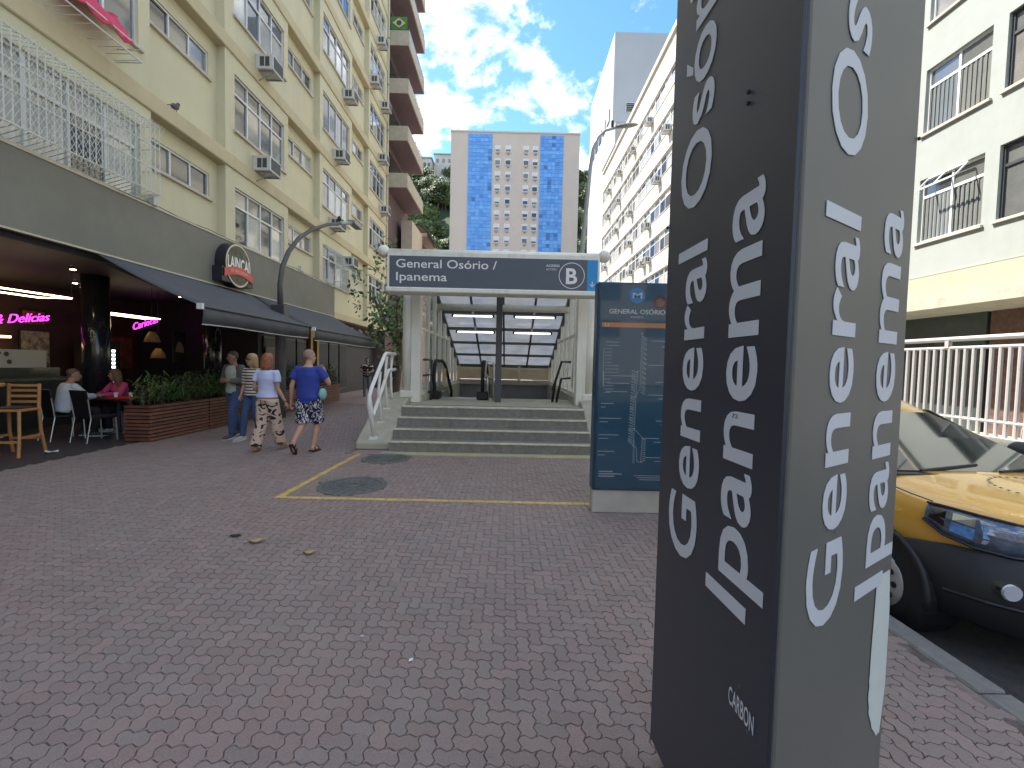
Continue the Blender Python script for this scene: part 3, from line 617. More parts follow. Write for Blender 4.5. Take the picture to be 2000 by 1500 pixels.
def mapl(m):
    def ln(a, b, w=.004):
        a = Vector((a[0], yf, a[1])); b = Vector((b[0], yf, b[1])); d = (b - a).normalized(); q = Vector((-d.z, 0, d.x)) * w / 2; m.quad(a - q, b - q, b + q, a + q)
    ln((1.42, 1.96), (1.415, 1.36)); ln((1.415, 1.36), (1.37, 1.28)); ln((1.385, 1.55), (1.365, .75)); ln((1.37, .93), (1.46, .84)); ln((1.46, .84), (1.45, .57)); ln((1.36, .76), (1.4, .72)); ln((1.4, .72), (1.41, .57)); ln((1.41, .57), (1.45, .57))
    for k in range(24):
        z = 1.93 - k * .026; ln((1.425, z), (1.425 + .05, z - .03 + .01 * math.sin(k * 3)), .006)
    for k in range(34):
        z = 1.54 - k * .0235; x = 1.38 - k * .0006; ln((x - .006, z), (x - .055, z + .022 + .01 * math.sin(k * 5)), .006)
    for k in range(11): z = .82 - k * .023; ln((1.465, z), (1.50, z - .01), .005); ln((1.385, z - .03), (1.36, z - .02), .005)
    for k in range(16): z = 1.86 - k * .036; ln((1.03, z), (1.03 + random.choice((.07, .1, .15)), z), .005)
    ln((1.015, 1.8), (1.015, 1.45), .004); ln((1.02, 1.55), (1.02, 1.38), .008)
    for z, a, b in ((1.42, 1.06, 1.3), (1.5, 1.07, 1.33), (1.33, 1.05, 1.28), (1.2, 1.0, 1.14), (1.16, 1.0, 1.05), (1.04, .99, 1.22), (1.0, .99, 1.08), (.86, .985, 1.2), (.82, .985, 1.09), (.68, .98, 1.16), (.64, .98, 1.06), (1.88, 1.52, 1.74), (1.82, 1.64, 1.75), (1.62, 1.5, 1.74), (1.44, 1.58, 1.74), (1.4, 1.66, 1.74), (1.3, 1.5, 1.72), (1.26, 1.62, 1.72), (1.02, 1.6, 1.7), (.98, 1.66, 1.7), (.83, 1.45, 1.64), (.79, 1.58, 1.66), (.62, 1.5, 1.68), (.58, 1.6, 1.68)): ln((a, z), (b, z), .006)
    for k in range(3): ln((1.0, .46 - k * .026), (1.0 + (.15, .25, .17)[k], .46 - k * .026), .009); ln((1.38 + k * .03, .42 - k * .022), (1.7, .42 - k * .022), .006)
    for x, z in ((1.42, 1.96), (1.385, 1.55), (1.37, 1.28), (1.366, .93), (1.362, .75), (1.46, .57)): disc(m, x, z, .008, yf - .001, 12)
prt('map_lines', mapw, mapl)
m = MB(); m.box(.955, 1.785, 4.774, 4.7775, .265, 2.48)
cg = bpy.data.materials.new('cover_glass'); cg.use_nodes = True; t_ = cg.node_tree; t_.nodes.remove(t_.nodes['Principled BSDF'])
tr = t_.nodes.new('ShaderNodeBsdfTransparent'); gg = t_.nodes.new('ShaderNodeBsdfGlossy'); gg.inputs['Roughness'].default_value = .02; ms = t_.nodes.new('ShaderNodeMixShader'); fz = t_.nodes.new('ShaderNodeFresnel'); fz.inputs[0].default_value = 1.33
t_.links.new(fz.outputs[0], ms.inputs[0]); t_.links.new(tr.outputs[0], ms.inputs[1]); t_.links.new(gg.outputs[0], ms.inputs[2]); t_.links.new(ms.outputs[0], t_.nodes['Material Output'].inputs[0])
m.build('cover_glass', cg, ip)
# ------------------------------------------------------------------ yellow apartment building
XF = -7.4; FL = 2.94; ZB = [6.58 + FL * k for k in range(7)]; RTOP = 24.6
yb = thing('apartment_building', 'long pale yellow apartment block with ledges and a grey shop fascia', 'building', (-12, 12, 0))
bays = [('f', -3, 2.6, None), ('r', 2.6, 5.0, None), ('f', 5.0, 9.36, (6.3, 9.08)), ('r', 9.36, 11.75, (9.55, 11.45)), ('f', 11.75, 15.0, (12.15, 14.75)), ('r', 15.0, 17.45, (15.2, 17.2)),
        ('f', 17.45, 20.9, (17.75, 20.6)), ('r', 20.9, 23.3, (21.05, 23.0)), ('f', 23.3, 26.9, (23.55, 26.2))]
RD = .22
def Pf(u, v, d): return (XF - d, u, v)
def Pr(u, v, d): return (XF - RD - d, u, v)
m = MB()
for k, zb in enumerate(ZB):
    z0 = (ZB[k - 1] + .36) if k else 3.42
    for kind, a, b, w in bays:
        zlow = z0
        if kind == 'f': holes_wall(m, Pf, a, b, zlow, zb, [(w[0], w[1], zb - 1.88, zb - .42)] if w else [], .16)
        else:
            holes_wall(m, Pr, a, b, zlow, zb, [(w[0], w[1], zb - .98, zb - .38)] if w else [], .12)
            for y in (a, b): m.quad((XF, y, zlow), (XF - RD, y, zlow), (XF - RD, y, zb), (XF, y, zb))
m.box(-20, -7.8, -3, 26.88, 3.5, RTOP - .1)
m.quad((XF, 26.9, 3.42), (-20, 26.9, 3.42), (-20, 26.9, RTOP), (XF, 26.9, RTOP)); m.quad((XF, -3, 3.42), (-20, -3, 3.42), (-20, -3, RTOP), (XF, -3, RTOP))
m.quad((XF, -3, 3.42), (-20, -3, 3.42), (-20, 26.9, 3.42), (XF, 26.9, 3.42))
m.build('wall', yellow, yb)
for zb in ZB:
    m = MB(); m.box(-7.7, XF + .05, -3, 26.9, zb, zb + .36); m.build('ledge', belt_m, yb, bev=.02)
m = MB(); m.box(-20, XF + .1, -3, 26.9, RTOP - .02, RTOP + .12); m.build('roof_coping', belt_m, yb)
m = MB(); m.box(XF - .1, XF + .05, 18.72, 26.9, 3.36, 3.62); m.build('lower_band', belt_m, yb)
pickers = {}
for k, zb in enumerate(ZB):
    for kind, a, b, w in bays:
        if not w: continue
        st = random.random()
        if kind == 'f':
            if st < .34: pk = lambda i, j: GL[4] if random.random() < .7 else GL[2]
            elif st < .7: pk = lambda i, j: GL[2] if j == 0 and random.random() < .55 else GL[random.choice((0, 1, 3))]
            else: pk = lambda i, j: GL[random.choice((0, 1, 1, 2, 4))]
            if k == 0 and a == 5.0: pk = lambda i, j: GL[2] if i != 2 or j else GL[0]
            window(yb, Pf, w[0], w[1], zb - 1.88, zb - .42, .16, 4, [.68] if st < .85 else [], pick=pk, fw=.05)
        else:
            window(yb, Pr, w[0], w[1], zb - .98, zb - .38, .12, 3, [], pick=lambda i, j: GL[random.choice((0, 1, 2, 3))], fw=.045)
# grey render fascia over the café
m = MB(); m.box(XF - .05, XF + .09, -3, 18.72, 3.43, 4.62); m.build('fascia', grey_panel, yb, bev=.006)
m = MB(); m.box(XF + .0, XF + .095, -3, 18.72, 3.40, 3.43); m.box(XF, XF + .105, -3, 18.72, 4.62, 4.655); m.build('fascia_trim', M('trim_pale', (.55, .5, .38), .7), yb)
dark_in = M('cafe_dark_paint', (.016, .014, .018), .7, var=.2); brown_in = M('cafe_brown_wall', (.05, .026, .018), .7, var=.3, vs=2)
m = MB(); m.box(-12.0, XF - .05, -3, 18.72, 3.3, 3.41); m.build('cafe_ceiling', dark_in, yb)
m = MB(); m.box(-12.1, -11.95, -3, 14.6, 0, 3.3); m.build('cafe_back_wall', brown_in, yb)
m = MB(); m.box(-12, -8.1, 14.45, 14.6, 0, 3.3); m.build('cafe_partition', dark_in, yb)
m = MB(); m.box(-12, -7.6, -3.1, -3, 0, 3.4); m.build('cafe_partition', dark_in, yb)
m = MB(); m.box(-9.0, -8.12, 14.6, 26.9, 0, 3.38); m.build('shopfront_wall', M('shopfront_dark', (.03, .03, .034), .6, var=.3), yb)
for k, y in enumerate((14.75, 15.9, 17.05, 18.9, 20.1, 21.3)):
    m = MB(); m.box(-8.118, -8.07, y, y + 1.0, .25, 2.35); f = m.build('shop_window_frame', darkmetal, yb)
    m = MB(); m.box(-8.068, -8.06, y + .05, y + .95, .3, 2.3); m.build('shop_glass', M('shop_glass_dark', (.02, .022, .025), .45, var=.3, spec=.2), f)
for k in range(9):
    m = MB(); m.box(-8.1, -8.03, 14.7, 17.9, 2.42 + k * .095, 2.48 + k * .095); m.build('louvre_slat', darkmetal, yb)
m = MB(); m.box(-8.1, -7.95, 17.95, 18.15, 0, 3.0); m.box(-8.1, -7.95, 18.55, 18.72, 0, 3.0); m.box(-8.1, -7.95, 18.15, 18.55, 2.5, 3.0); m.build('door_surround', M('ochre_paint', (.34, .23, .055), .6, var=.1), yb)
m = MB(); m.box(-8.6, -8.0, 18.76, 26.9, 2.35, 3.36); m.build('shop_sign_band', M('shop_band', (.05, .042, .038), .7, var=.2), yb)
m = MB(); text_on(m, 'Doce', (-7.994, 20.0, 2.72), (0, 1, 0), ZU, 1.5, cap=.32); m.build('shop_lettering', M('dim_letters', (.2, .2, .2), .6), yb)
for k in range(6):
    m = MB(); m.tube([(-7.9, 20.2 + k * 1.1, 3.22), (-7.8, 20.35 + k * 1.1, 3.08)], .05, 8); m.build('spotlight', white_m, yb)
# round pillars in the café
tile = M('pillar_mosaic_black', (.018, .018, .021), .18, var=.5, vs=40, spec=.7)
for x, y, lb in ((-8.95, 9.75, 'a'), (-8.6, 13.0, 'b')):
    m = MB(); m.tube([(x, y, 0), (x, y, 3.3)], .24, 20); m.build('pillar', tile, yb, smooth=True)
# counter with glass front, menu boards, fridge
ct = thing('cafe_counter', 'dark stone service counter with a white menu board at the café back', 'counter', (-10.4, 8.6, 0))
m = MB(); m.box(-10.9, -10.1, 4, 10.9, 0, 1.02); m.build('body', M('counter_dark', (.025, .027, .028), .4, var=.3), ct)
m = MB(); m.box(-10.95, -10.02, 4, 10.95, 1.022, 1.07); m.build('top', M('counter_top_green', (.10, .12, .07), .3, var=.3), ct)
m = MB(); m.box(-10.5, -10.45, 8.95, 10.15, 1.30, 1.68); m.build('menu_board', M('menu_white', (.55, .54, .47), .6, var=.06), ct)
m = MB()
for yy, zz in ((9.35, 1.58), (9.4, 1.42), (9.2, 1.6)): m.add([(-10.447, yy + .05 * math.cos(t), zz + .05 * math.sin(t)) for t in np.linspace(0, 6.28, 14)[:-1]], [tuple(range(13))])
m.build('menu_prints', M('menu_ink', (.09, .07, .06), .7), ct)
m = MB(); m.box(-10.6, -10.3, 8.6, 10.3, 1.072, 1.3); m.build('display_case', M('case_glass', (.05, .05, .04), .1), ct)
m = MB(); m.box(-11.9, -11.5, 8.8, 10.4, 1.95, 2.0); m.build('lit_shelf', M('lit_shelf_glow', (1, .66, .30), emit=2.5, var=0), ct)
m = MB(); m.box(-11.94, -11.9, 9.0, 10.4, 1.3, 1.93); m.build('kitchen_tiles', M('kitchen_ochre', (.30, .17, .06), .4, var=.3), ct)
fr = thing('drinks_fridge', 'tall fridge with white vertical light strip beside the black pillar', 'fridge', (-11.2, 12.3, 0))
m = MB(); m.box(-11.6, -10.9, 11.95, 12.6, 0, 2.0); m.build('cabinet', black_m, fr, bev=.02)
m = MB(); m.box(-10.898, -10.88, 12.0, 12.55, .2, 1.9); m.build('door', GL[0], fr)
m = MB()
for k in range(10): m.box(-10.879, -10.872, 12.28, 12.4, .7 + k * .11, .76 + k * .11)
m.build('light_strip', M('fridge_light', (.85, .92, 1), emit=1.6, var=0), fr)
posters = [(-11.94, 12.9, 14.2, 1.2, 2.15, (.20, .07, .035), 'brown burger poster on the café back wall'), (-8.05, 14.8, 15.7, .95, 2.0, (.13, .07, .06), 'tall menu poster with red print by the shop window')]
for x, a, b, c, d, col, lb in posters:
    m = MB(); m.box(x, x + .02, a, b, c, d); tag(m.build('poster', M('poster_%d' % (a * 10), col, .5, var=.8, vs=6)), lb, 'poster')
m = MB(); m.box(-9.9, -9.88, 13.2, 13.7, 1.45, 2.35); pb = m.build('menu_board', M('chalk', (.02, .02, .02), .6, var=.2)); tag(pb, 'black price board with a cut-out loaf picture under the neon', 'menu board')
m = MB(); m.prism([(13.28, 1.75), (13.62, 1.72), (13.6, 1.9), (13.5, 2.05), (13.4, 2.06), (13.32, 1.9)], 0, -9.878, -9.873); m.build('loaf_print', M('loaf', (.34, .29, .22), .7), pb)
# neon script signs
neon = M('neon_magenta', (1, .05, .85), emit=1.0, var=0)
def neon_sign(name, label, txt, org, length, cap, rise):
    m = MB(); u = Vector((0, math.cos(rise), math.sin(rise))); v = Vector((0, -math.sin(rise), math.cos(rise)))
    text_on(m, txt, org, u, v, length, cap=cap, bold=-.008, shear=.45); o = m.build(name, neon); md = o.modifiers.new('t', 'SOLIDIFY'); md.thickness = .02
    return tag(o, label, 'neon sign')
neon_sign('neon_sign', 'magenta neon script reading Cariocas above the brown poster', 'Cariocas', (-10.78, 12.9, 2.34), .98, .2, .33)
neon_sign('neon_sign', 'magenta neon script ending in Delícias above the counter', 'Saborosas & Delícias', (-10.78, 8.2, 2.02), 2.4, .2, .15)
warm = M('led_warm', (1, .78, .48), emit=4, var=0)
for lb, pts in (('rectangular pendant light ring above the counter', [(-8.9, 6.9, 2.66), (-8.9, 8.55, 2.66), (-8.3, 8.55, 2.66), (-8.3, 6.9, 2.66), (-8.9, 6.9, 2.66)]), ('rectangular pendant light ring above the Cariocas neon', [(-9.8, 10.5, 2.6), (-9.8, 12.1, 2.6), (-9.4, 12.1, 2.6), (-9.4, 10.5, 2.6), (-9.8, 10.5, 2.6)])):
    t = thing('pendant_light', 'slim ' + lb, 'light', pts[0])
    m = MB(); m.tube(pts, .014, 6); m.build('led_frame', warm, t)
    m = MB(); m.tube([pts[0], (pts[0][0], pts[0][1], 3.3)], .004, 4); m.tube([pts[2], (pts[2][0], pts[2][1], 3.3)], .004, 4); m.build('wire', black_m, t)
for k, (x, y) in enumerate(((-8.6, 8.9), (-9.2, 12.6), (-10.2, 10.6), (-9.6, 7.6))):
    t = thing('downlight', 'small round downlight in the dark café ceiling', 'light', (x, y, 3.28), 'downlights in the café ceiling')
    m = MB(); m.tube([(x, y, 3.302), (x, y, 3.27)], .07, 12); m.build('rim', black_m, t)
    m = MB(); m.tube([(x, y, 3.272), (x, y, 3.262)], .045, 12); m.build('lens', M('down_glow', (1, .8, .55), emit=9, var=0), t)
# logo sign box on the fascia
lg = thing('logo_sign', 'oval café logo box with white letters over a red ribbon on the fascia', 'sign', (-7.2, 11.7, 4.0))
def ov(x, sy, sz, n=40, yc=11.7, zc=3.98): return [(x, yc + sy * math.cos(2 * math.pi * k / n), zc + sz * math.sin(2 * math.pi * k / n)) for k in range(n)]
m = MB(); m.rings([ov(-7.31, .55, .56), ov(-7.05, .55, .56)]); m.prism([(11.05, 3.5), (12.36, 3.5), (12.36, 3.86), (11.05, 3.86)], 0, -7.3, -7.06); m.build('box', M('logo_box', (.02, .02, .03), .4), lg)
m = MB(); m.add(ov(-7.045, .53, .545), [tuple(range(40))]); m.build('rim', M('logo_cream', (.62, .58, .42), .5, var=.1), lg)
m = MB(); m.add(ov(-7.042, .49, .50), [tuple(range(40))]); m.build('field', M('logo_field', (.10, .095, .06), .6, var=.7, vs=5), lg)
m = MB(); text_on(m, 'LAINCAI', (-7.038, 11.24, 3.88), (0, 1, 0), ZU, .92, cap=.3, bold=.03); m.build('letters', wht_b, lg)
m = MB(); n_ = 14
for k in range(n_):
    f0, f1 = k / n_, (k + 1) / n_; y0_, y1_ = 11.1 + 1.2 * f0, 11.1 + 1.2 * f1; h = lambda f: 3.62 + .12 * math.sin(math.pi * f)
    m.add([(-7.04, y0_, h(f0)), (-7.04, y1_, h(f1)), (-7.04, y1_, h(f1) + .2), (-7.04, y0_, h(f0) + .2), (-7.02, y0_, h(f0)), (-7.02, y1_, h(f1)), (-7.02, y1_, h(f1) + .2), (-7.02, y0_, h(f0) + .2)], [(4, 5, 6, 7), (0, 1, 5, 4), (2, 3, 7, 6), (0, 3, 7, 4), (1, 2, 6, 5)])
m.build('ribbon', M('logo_red', (.62, .10, .07), .5, var=.1), lg)
m = MB(); text_on(m, 'BURGERIA', (-7.016, 11.35, 3.78), (0, 1, 0), ZU, .7, cap=.08, bold=.01); m.build('ribbon_letters', M('ribbon_ink', (.75, .4, .3), .6), lg)
# ------------------------------------------------------------------ awnings
cloth = M('awning_canvas', (.082, .085, .094), .75, var=.12, vs=3, bump=.1, bs=400, spec=.35)
def awning(label, ya, yb_, xb, zb_, xf, zf, ybk_a, ybk_b):
    t = thing('awning', label, 'awning', (xf, (ya + yb_) / 2, zf))
    n = 12; m = MB(); vs = []; fs = []
    for i in range(n + 1):
        f = i / n; sag = -.05 * math.sin(math.pi * f)
        for j in range(9):
            g = j / 8; y = (ybk_a + (ya - ybk_a) * f) * (1 - g) + (ybk_b + (yb_ - ybk_b) * f) * g
            vs.append((xb + (xf - xb) * f, y, zb_ + (zf - zb_) * f + sag * (1 + .25 * math.sin(g * 9))))
    for i in range(n):
        for j in range(8): fs.append((i * 9 + j, i * 9 + j + 1, i * 9 + j + 10, i * 9 + j + 9))
    m.add(vs, fs); o = m.build('canopy', cloth, t, smooth=True); md = o.modifiers.new('t', 'SOLIDIFY'); md.thickness = .008
    m = MB(); k_ = 40; vs = []
    for j in range(k_ + 1):
        g = j / k_; y = ya + (yb_ - ya) * g; w = .012 * math.sin(g * 31) + .01 * math.sin(g * 13)
        vs += [(xf + .01, y, zf - .01), (xf + .012 + w * .5, y, zf - .14), (xf - .01 + w, y, zf - .30 + .012 * math.sin(g * 7))]
    m.add(vs, [(j * 3 + i, j * 3 + 3 + i, j * 3 + 4 + i, j * 3 + 1 + i) for j in range(k_) for i in (0, 1)]); o = m.build('valance', cloth, t, smooth=True); md = o.modifiers.new('t', 'SOLIDIFY'); md.thickness = .006
    m = MB(); m.tube([(xf - .01 + .012 * math.sin(j / 40 * 31) * 1 + .01 * math.sin(j / 40 * 13), ya + (yb_ - ya) * j / 40, zf - .302 + .012 * math.sin(j / 40 * 7)) for j in range(41)], .011, 6); m.build('hem_bar', M('hem_pale', (.45, .45, .44), .5), t)
    m = MB(); m.tube([(xf, ya - .02, zf), (xf, yb_ + .02, zf)], .03, 8); m.build('front_bar', darkmetal, t)
    m = MB(); m.box(xf - .05, xf + .04, ya - .08, ya - .02, zf - .05, zf + .05); m.build('end_cap', white_m, t)
    for y in (ya + .6, yb_ - .6):
        m = MB(); m.bar((xb - .05, y, zb_ - .12), (xf - .05, y, zf - .04), .05, .06); m.build('arm', darkmetal, t)
awning('charcoal canvas awning under the oval logo sign', 7.62, 11.62, -7.28, 3.38, -5.2, 2.46, 7.95, 12.6)
awning('charcoal canvas awning past the lamp post, by the ochre door', 11.98, 17.4, -7.28, 3.38, -5.2, 2.42, 12.7, 18.5)
# ------------------------------------------------------------------ planters and plants
soil = M('soil', (.03, .022, .016), .95)
def planter(y0_, y1_, label, bush_label, kind):
    t = thing('planter', label, 'planter', (-6.9, (y0_ + y1_) / 2, 0)); xa, xb_ = -7.12, -6.64; zt = .70
    m = MB(); m.box(xa + .03, xb_ - .03, y0_ + .03, y1_ - .03, .02, zt - .06); m.build('box', M('planter_core', (.012, .008, .007), .9), t)
    m = MB(); m.box(xa + .04, xb_ - .04, y0_ + .04, y1_ - .04, zt - .059, zt - .05); m.build('soil', soil, t)
    for j in range(10):
        z = .02 + j * .068
        m = MB(); m.box(xb_ - .028, xb_, y0_, y1_, z, z + .047); m.build('slat', wood_red, t)
        m = MB(); m.box(xa, xb_ - .029, y0_, y0_ + .026, z, z + .047); m.build('slat', wood_red, t)
        m = MB(); m.box(xa, xb_ - .029, y1_ - .026, y1_, z, z + .047); m.build('slat', wood_red, t)
    b = thing('planter_bush', bush_label, 'plant', (-6.88, (y0_ + y1_) / 2, zt - .05))
    m = MB(); L_ = y1_ - y0_
    for k in range(int(430 * L_)):
        cx_ = random.gauss(-6.88, .13); cy_ = random.uniform(y0_ + .06, y1_ - .06); h0 = random.uniform(.1, .62) * (1.2 if kind else 1)
        base = Vector((cx_, cy_, zt - .05 + h0 * random.uniform(.25, 1))); a = random.uniform(0, 6.28); el = random.uniform(.1, 1.2)
        ln = random.uniform(.16, .38); d = Vector((math.cos(a) * math.cos(el), math.sin(a) * math.cos(el), math.sin(el))); s = d.cross(Vector((0, 0, 1))).normalized() * random.uniform(.008, .016)
        mid = base + d * ln * .55; tip = base + d * ln + Vector((0, 0, -.45 * ln * random.uniform(.3, 1)))
        m.add([base - s * .4, base + s * .4, mid + s, mid - s, tip], [(0, 1, 2, 3), (3, 2, 4)], random.random() < .5)
    m.build('foliage', [leafA, leafB], b, kind='stuff')
    m = MB()
    for k in range(int(9 * L_)):
        x = random.gauss(-6.88, .08); y = random.uniform(y0_ + .1, y1_ - .1); m.tube([(x, y, zt - .08), (x + random.gauss(0, .05), y + random.gauss(0, .05), zt + .35)], .008, 5)
    m.build('stems', bark, b, kind='stuff')
planter(8.28, 9.9, 'slatted red-brown timber planter beside the black chairs', 'spiky green bush beside the woman in pink', 0)
planter(9.93, 11.6, 'slatted red-brown timber planter behind the man in jeans', 'spiky dark bush behind the man in the grey jacket', 0)
planter(12.7, 14.3, 'slatted red-brown timber planter behind the man in blue, by the lamp post', 'light green bush next to the lamp post', 1)
planter(14.33, 16.0, 'slatted red-brown timber planter in front of the shop window louvres', 'feathery pale green bush before the louvres', 1)
planter(16.03, 17.6, 'slatted red-brown timber planter at the end of the row', 'feathery bush in the last planter of the row', 1)
# ------------------------------------------------------------------ café furniture
def bar_chair(label, x, y, rz):
    t = local_thing('bar_chair', label, 'chair', (x, y, 0), rz)
    for sx in (-1, 1):
        m = MB(); m.tube([(sx * .2, -.2, .72), (sx * .21, -.22, .35), (sx * .22, -.26, 0)], .022, 8); m.build('leg', wood_yel, t)
        m = MB(); m.tube([(sx * .2, .19, 1.12), (sx * .2, .17, .72), (sx * .21, .19, .35), (sx * .22, .26, 0)], .024, 8); m.build('leg', wood_yel, t)
        m = MB(); m.bar((sx * .212, -.23, .3), (sx * .212, .2, .3), .025, .035); m.build('stretcher', wood_yel, t)
    m = MB(); m.bar((-.21, -.23, .24), (.21, -.23, .24), .025, .035); m.build('stretcher', wood_yel, t)
    m = MB(); m.bar((-.21, .2, .24), (.21, .2, .24), .025, .035); m.build('stretcher', wood_yel, t)
    m = MB(); m.box(-.22, .22, -.22, .19, .70, .74); m.build('seat_frame', wood_yel, t, bev=.008)
    m = MB(); m.box(-.2, .2, -.2, .16, .741, .765); m.build('seat', M('seat_brown', (.05, .03, .022), .5), t, bev=.008)
    for z in (.83, .92, 1.01, 1.09): m = MB(); m.box(-.19, .19, .165, .19, z - .02, z + .02); m.build('back_slat', wood_yel, t)
bar_chair('pine bar chair with a brown seat at the tall round table', -7.72, 7.0, R(12))
tt = thing('high_table', 'tall round pine pedestal table at the café edge', 'table', (-8.15, 6.75, 0))
m = MB(); cyl = lambda r, z: [(-8.15 + r * math.cos(2 * math.pi * k / 28), 6.75 + r * math.sin(2 * math.pi * k / 28), z) for k in range(28)]
m.rings([cyl(.38, 1.08), cyl(.39, 1.09), cyl(.39, 1.12), cyl(.38, 1.13)]); m.build('top', wood_yel, tt)
m = MB(); m.tube([(-8.15, 6.75, .05), (-8.15, 6.75, 1.08)], .05, 10); m.build('pedestal', wood_yel, tt)
for k in range(4):
    a = k * math.pi / 2 + .4; m = MB(); m.tube([(-8.15, 6.75, .14), (-8.15 + .2 * math.cos(a), 6.75 + .2 * math.sin(a), .1), (-8.15 + .34 * math.cos(a), 6.75 + .34 * math.sin(a), .02)], [.04, .035, .025], 8); m.build('foot', wood_yel, tt)
lea = M('chair_black_leather', (.014, .012, .014), .45, var=.2)
def black_chair(label, x, y, rz):
    t = local_thing('cafe_chair', label, 'chair', (x, y, 0), rz)
    m = MB(); m.rings([[(-.19, -.2 + .0 * z, .46), (.19, -.2, .46), (.19, -.23, .46), (-.19, -.23, .46)], [(-.2, -.23, .7), (.2, -.23, .7), (.2, -.26, .7), (-.2, -.26, .7)], [(-.21, -.28, .96), (.21, -.28, .96), (.21, -.305, .96), (-.21, -.305, .96)]]); m.build('backrest', lea, t, bev=.01)
    m = MB(); m.box(-.21, .21, -.22, .22, .43, .48); m.build('seat', lea, t, bev=.015)
    for sx in (-1, 1):
        m = MB(); m.tube([(sx * .19, .19, .44), (sx * .2, .21, 0)], .013, 8); m.build('leg', steel, t)
        m = MB(); m.tube([(sx * .205, -.27, .8), (sx * .2, -.225, .44), (sx * .205, -.3, 0)], .012, 8); m.build('leg', steel, t)
black_chair('black leather café chair with the man in the white shirt on it', -8.35, 8.42, R(-22))
black_chair('empty black leather café chair with steel legs near the planter', -7.66, 8.32, R(-14))
ct2 = thing('cafe_table', 'small dark café table carrying the red tray', 'table', (-8.04, 9.18, 0))
m = MB(); m.box(-8.47, -7.57, 8.92, 9.5, .70, .735); m.build('top', M('table_dark', (.03, .022, .02), .4), ct2, bev=.006)
m = MB(); m.tube([(-8.02, 9.2, .02), (-8.02, 9.2, .70)], .035, 10); m.box(-8.27, -7.77, 8.98, 9.42, .0, .025); m.build('pedestal', darkmetal, ct2)
tr_ = thing('food_tray', 'red plastic tray on the café table', 'tray', (-7.82, 9.12, .735)); m = MB(); m.box(-8.04, -7.6, 8.95, 9.28, .737, .745); m.build('base', M('tray_red', (.5, .03, .02), .4), tr_)
m = MB(); m.box(-8.05, -7.59, 8.94, 8.96, .737, .765); m.box(-8.05, -7.59, 9.27, 9.29, .737, .765); m.box(-8.05, -8.03, 8.96, 9.27, .737, .765); m.box(-7.61, -7.59, 8.96, 9.27, .737, .765); m.build('rim', M('tray_red', (.5, .03, .02)), tr_)
for x, y, lb in ((-7.98, 9.1, 'white paper cup on the red tray, nearer the seated man'), (-7.72, 9.15, 'white paper cup on the red tray, at the planter end')):
    t = thing('paper_cup', lb, 'cup', (x, y, .745)); m = MB(); m.tube([(x, y, .746), (x, y, .84)], [.028, .038], 14); m.build('body', paper, t); m = MB(); m.tube([(x, y, .8405), (x, y, .85)], .041, 14); m.build('lid', wht_b, t)
# ------------------------------------------------------------------ lamp post through the awning
lp = thing('street_lamp', 'dark curved-arm lamp post standing by the planters and rising past the awning', 'street lamp', (-6.2, 12.15, 0))
lpm = M('lamp_post_grey', (.10, .10, .095), .55, var=.15, metal=.2)
m = MB(); m.tube([(-6.2, 12.15, 0), (-6.2, 12.15, 2.95)], .13, 16); m.build('lower_shaft', M('lamp_concrete', (.13, .13, .125), .8, var=.2), lp, smooth=True)
m = MB(); m.box(-6.38, -6.02, 11.97, 12.33, 2.72, 3.05); m.build('collar', darkmetal, lp, bev=.02)
pth = [(-6.2, 12.15, 2.9), (-6.2, 12.13, 3.6), (-6.17, 12.2, 4.1), (-6.1, 12.4, 4.55), (-6.0, 12.75, 5.0), (-5.85, 13.25, 5.4), (-5.65, 13.9, 5.75), (-5.5, 14.5, 5.98)]
m = MB(); m.tube(pth, [.075, .07, .066, .062, .058, .054, .05, .046], 12); m.build('arm', lpm, lp, smooth=True)
m = MB(); m.tube([(-5.5, 14.5, 5.98), (-5.3, 15.15, 6.2)], [.06, .05], 10); m.box(-5.45, -5.2, 15.0, 15.75, 6.14, 6.26); m.build('lantern', galv, lp, bev=.02)
m = MB(); m.ell((-5.52, 14.5, 6.12), (.06, .06, .09)); m.build('sensor', black_m, lp, smooth=True)
# ------------------------------------------------------------------ window air conditioners
grille_m = M('ac_grille', (.06, .06, .06), .6, var=.1)
def ac(label, x, y, z, s, group, w=.6, h=.42, d=.5):
    """s = +1: projects towards +x from a facade on the left; -1 the other way"""
    t = thing('air_conditioner', label, 'air conditioner', (x, y, z), group)
    m = MB(); m.box(min(x, x + s * d), max(x, x + s * d), y - w / 2, y + w / 2, z, z + h); m.build('casing', ac_m, t, bev=.012)
    xo = x + s * d
    m = MB(); m.box(min(xo, xo + s * .008), max(xo, xo + s * .008), y - w * .42, y + w * .42, z + .05, z + h - .05); m.build('grille', grille_m, t)
    m = MB()
    for k in (0, 1): m.box(x + s * d * (.38 + .3 * k) - .06, x + s * d * (.38 + .3 * k) + .06, y - w / 2 - .007, y - w / 2, z + .08, z + h - .08)
    m.build('side_vents', grille_m, t)
    m = MB(); m.bar((x, y - w * .35, z - .02), (xo, y - w * .35, z - .02), .03, .03); m.build('bracket', galv, t); m = MB(); m.bar((x, y + w * .35, z - .02), (xo, y + w * .35, z - .02), .03, .03); m.build('bracket', galv, t); m = MB(); m.bar((x, y - w * .35, z - .3), (xo, y - w * .35, z - .045), .025, .025); m.build('brace', galv, t)
W_ = ['first', 'second', 'third', 'fourth', 'fifth', 'sixth', 'seventh']
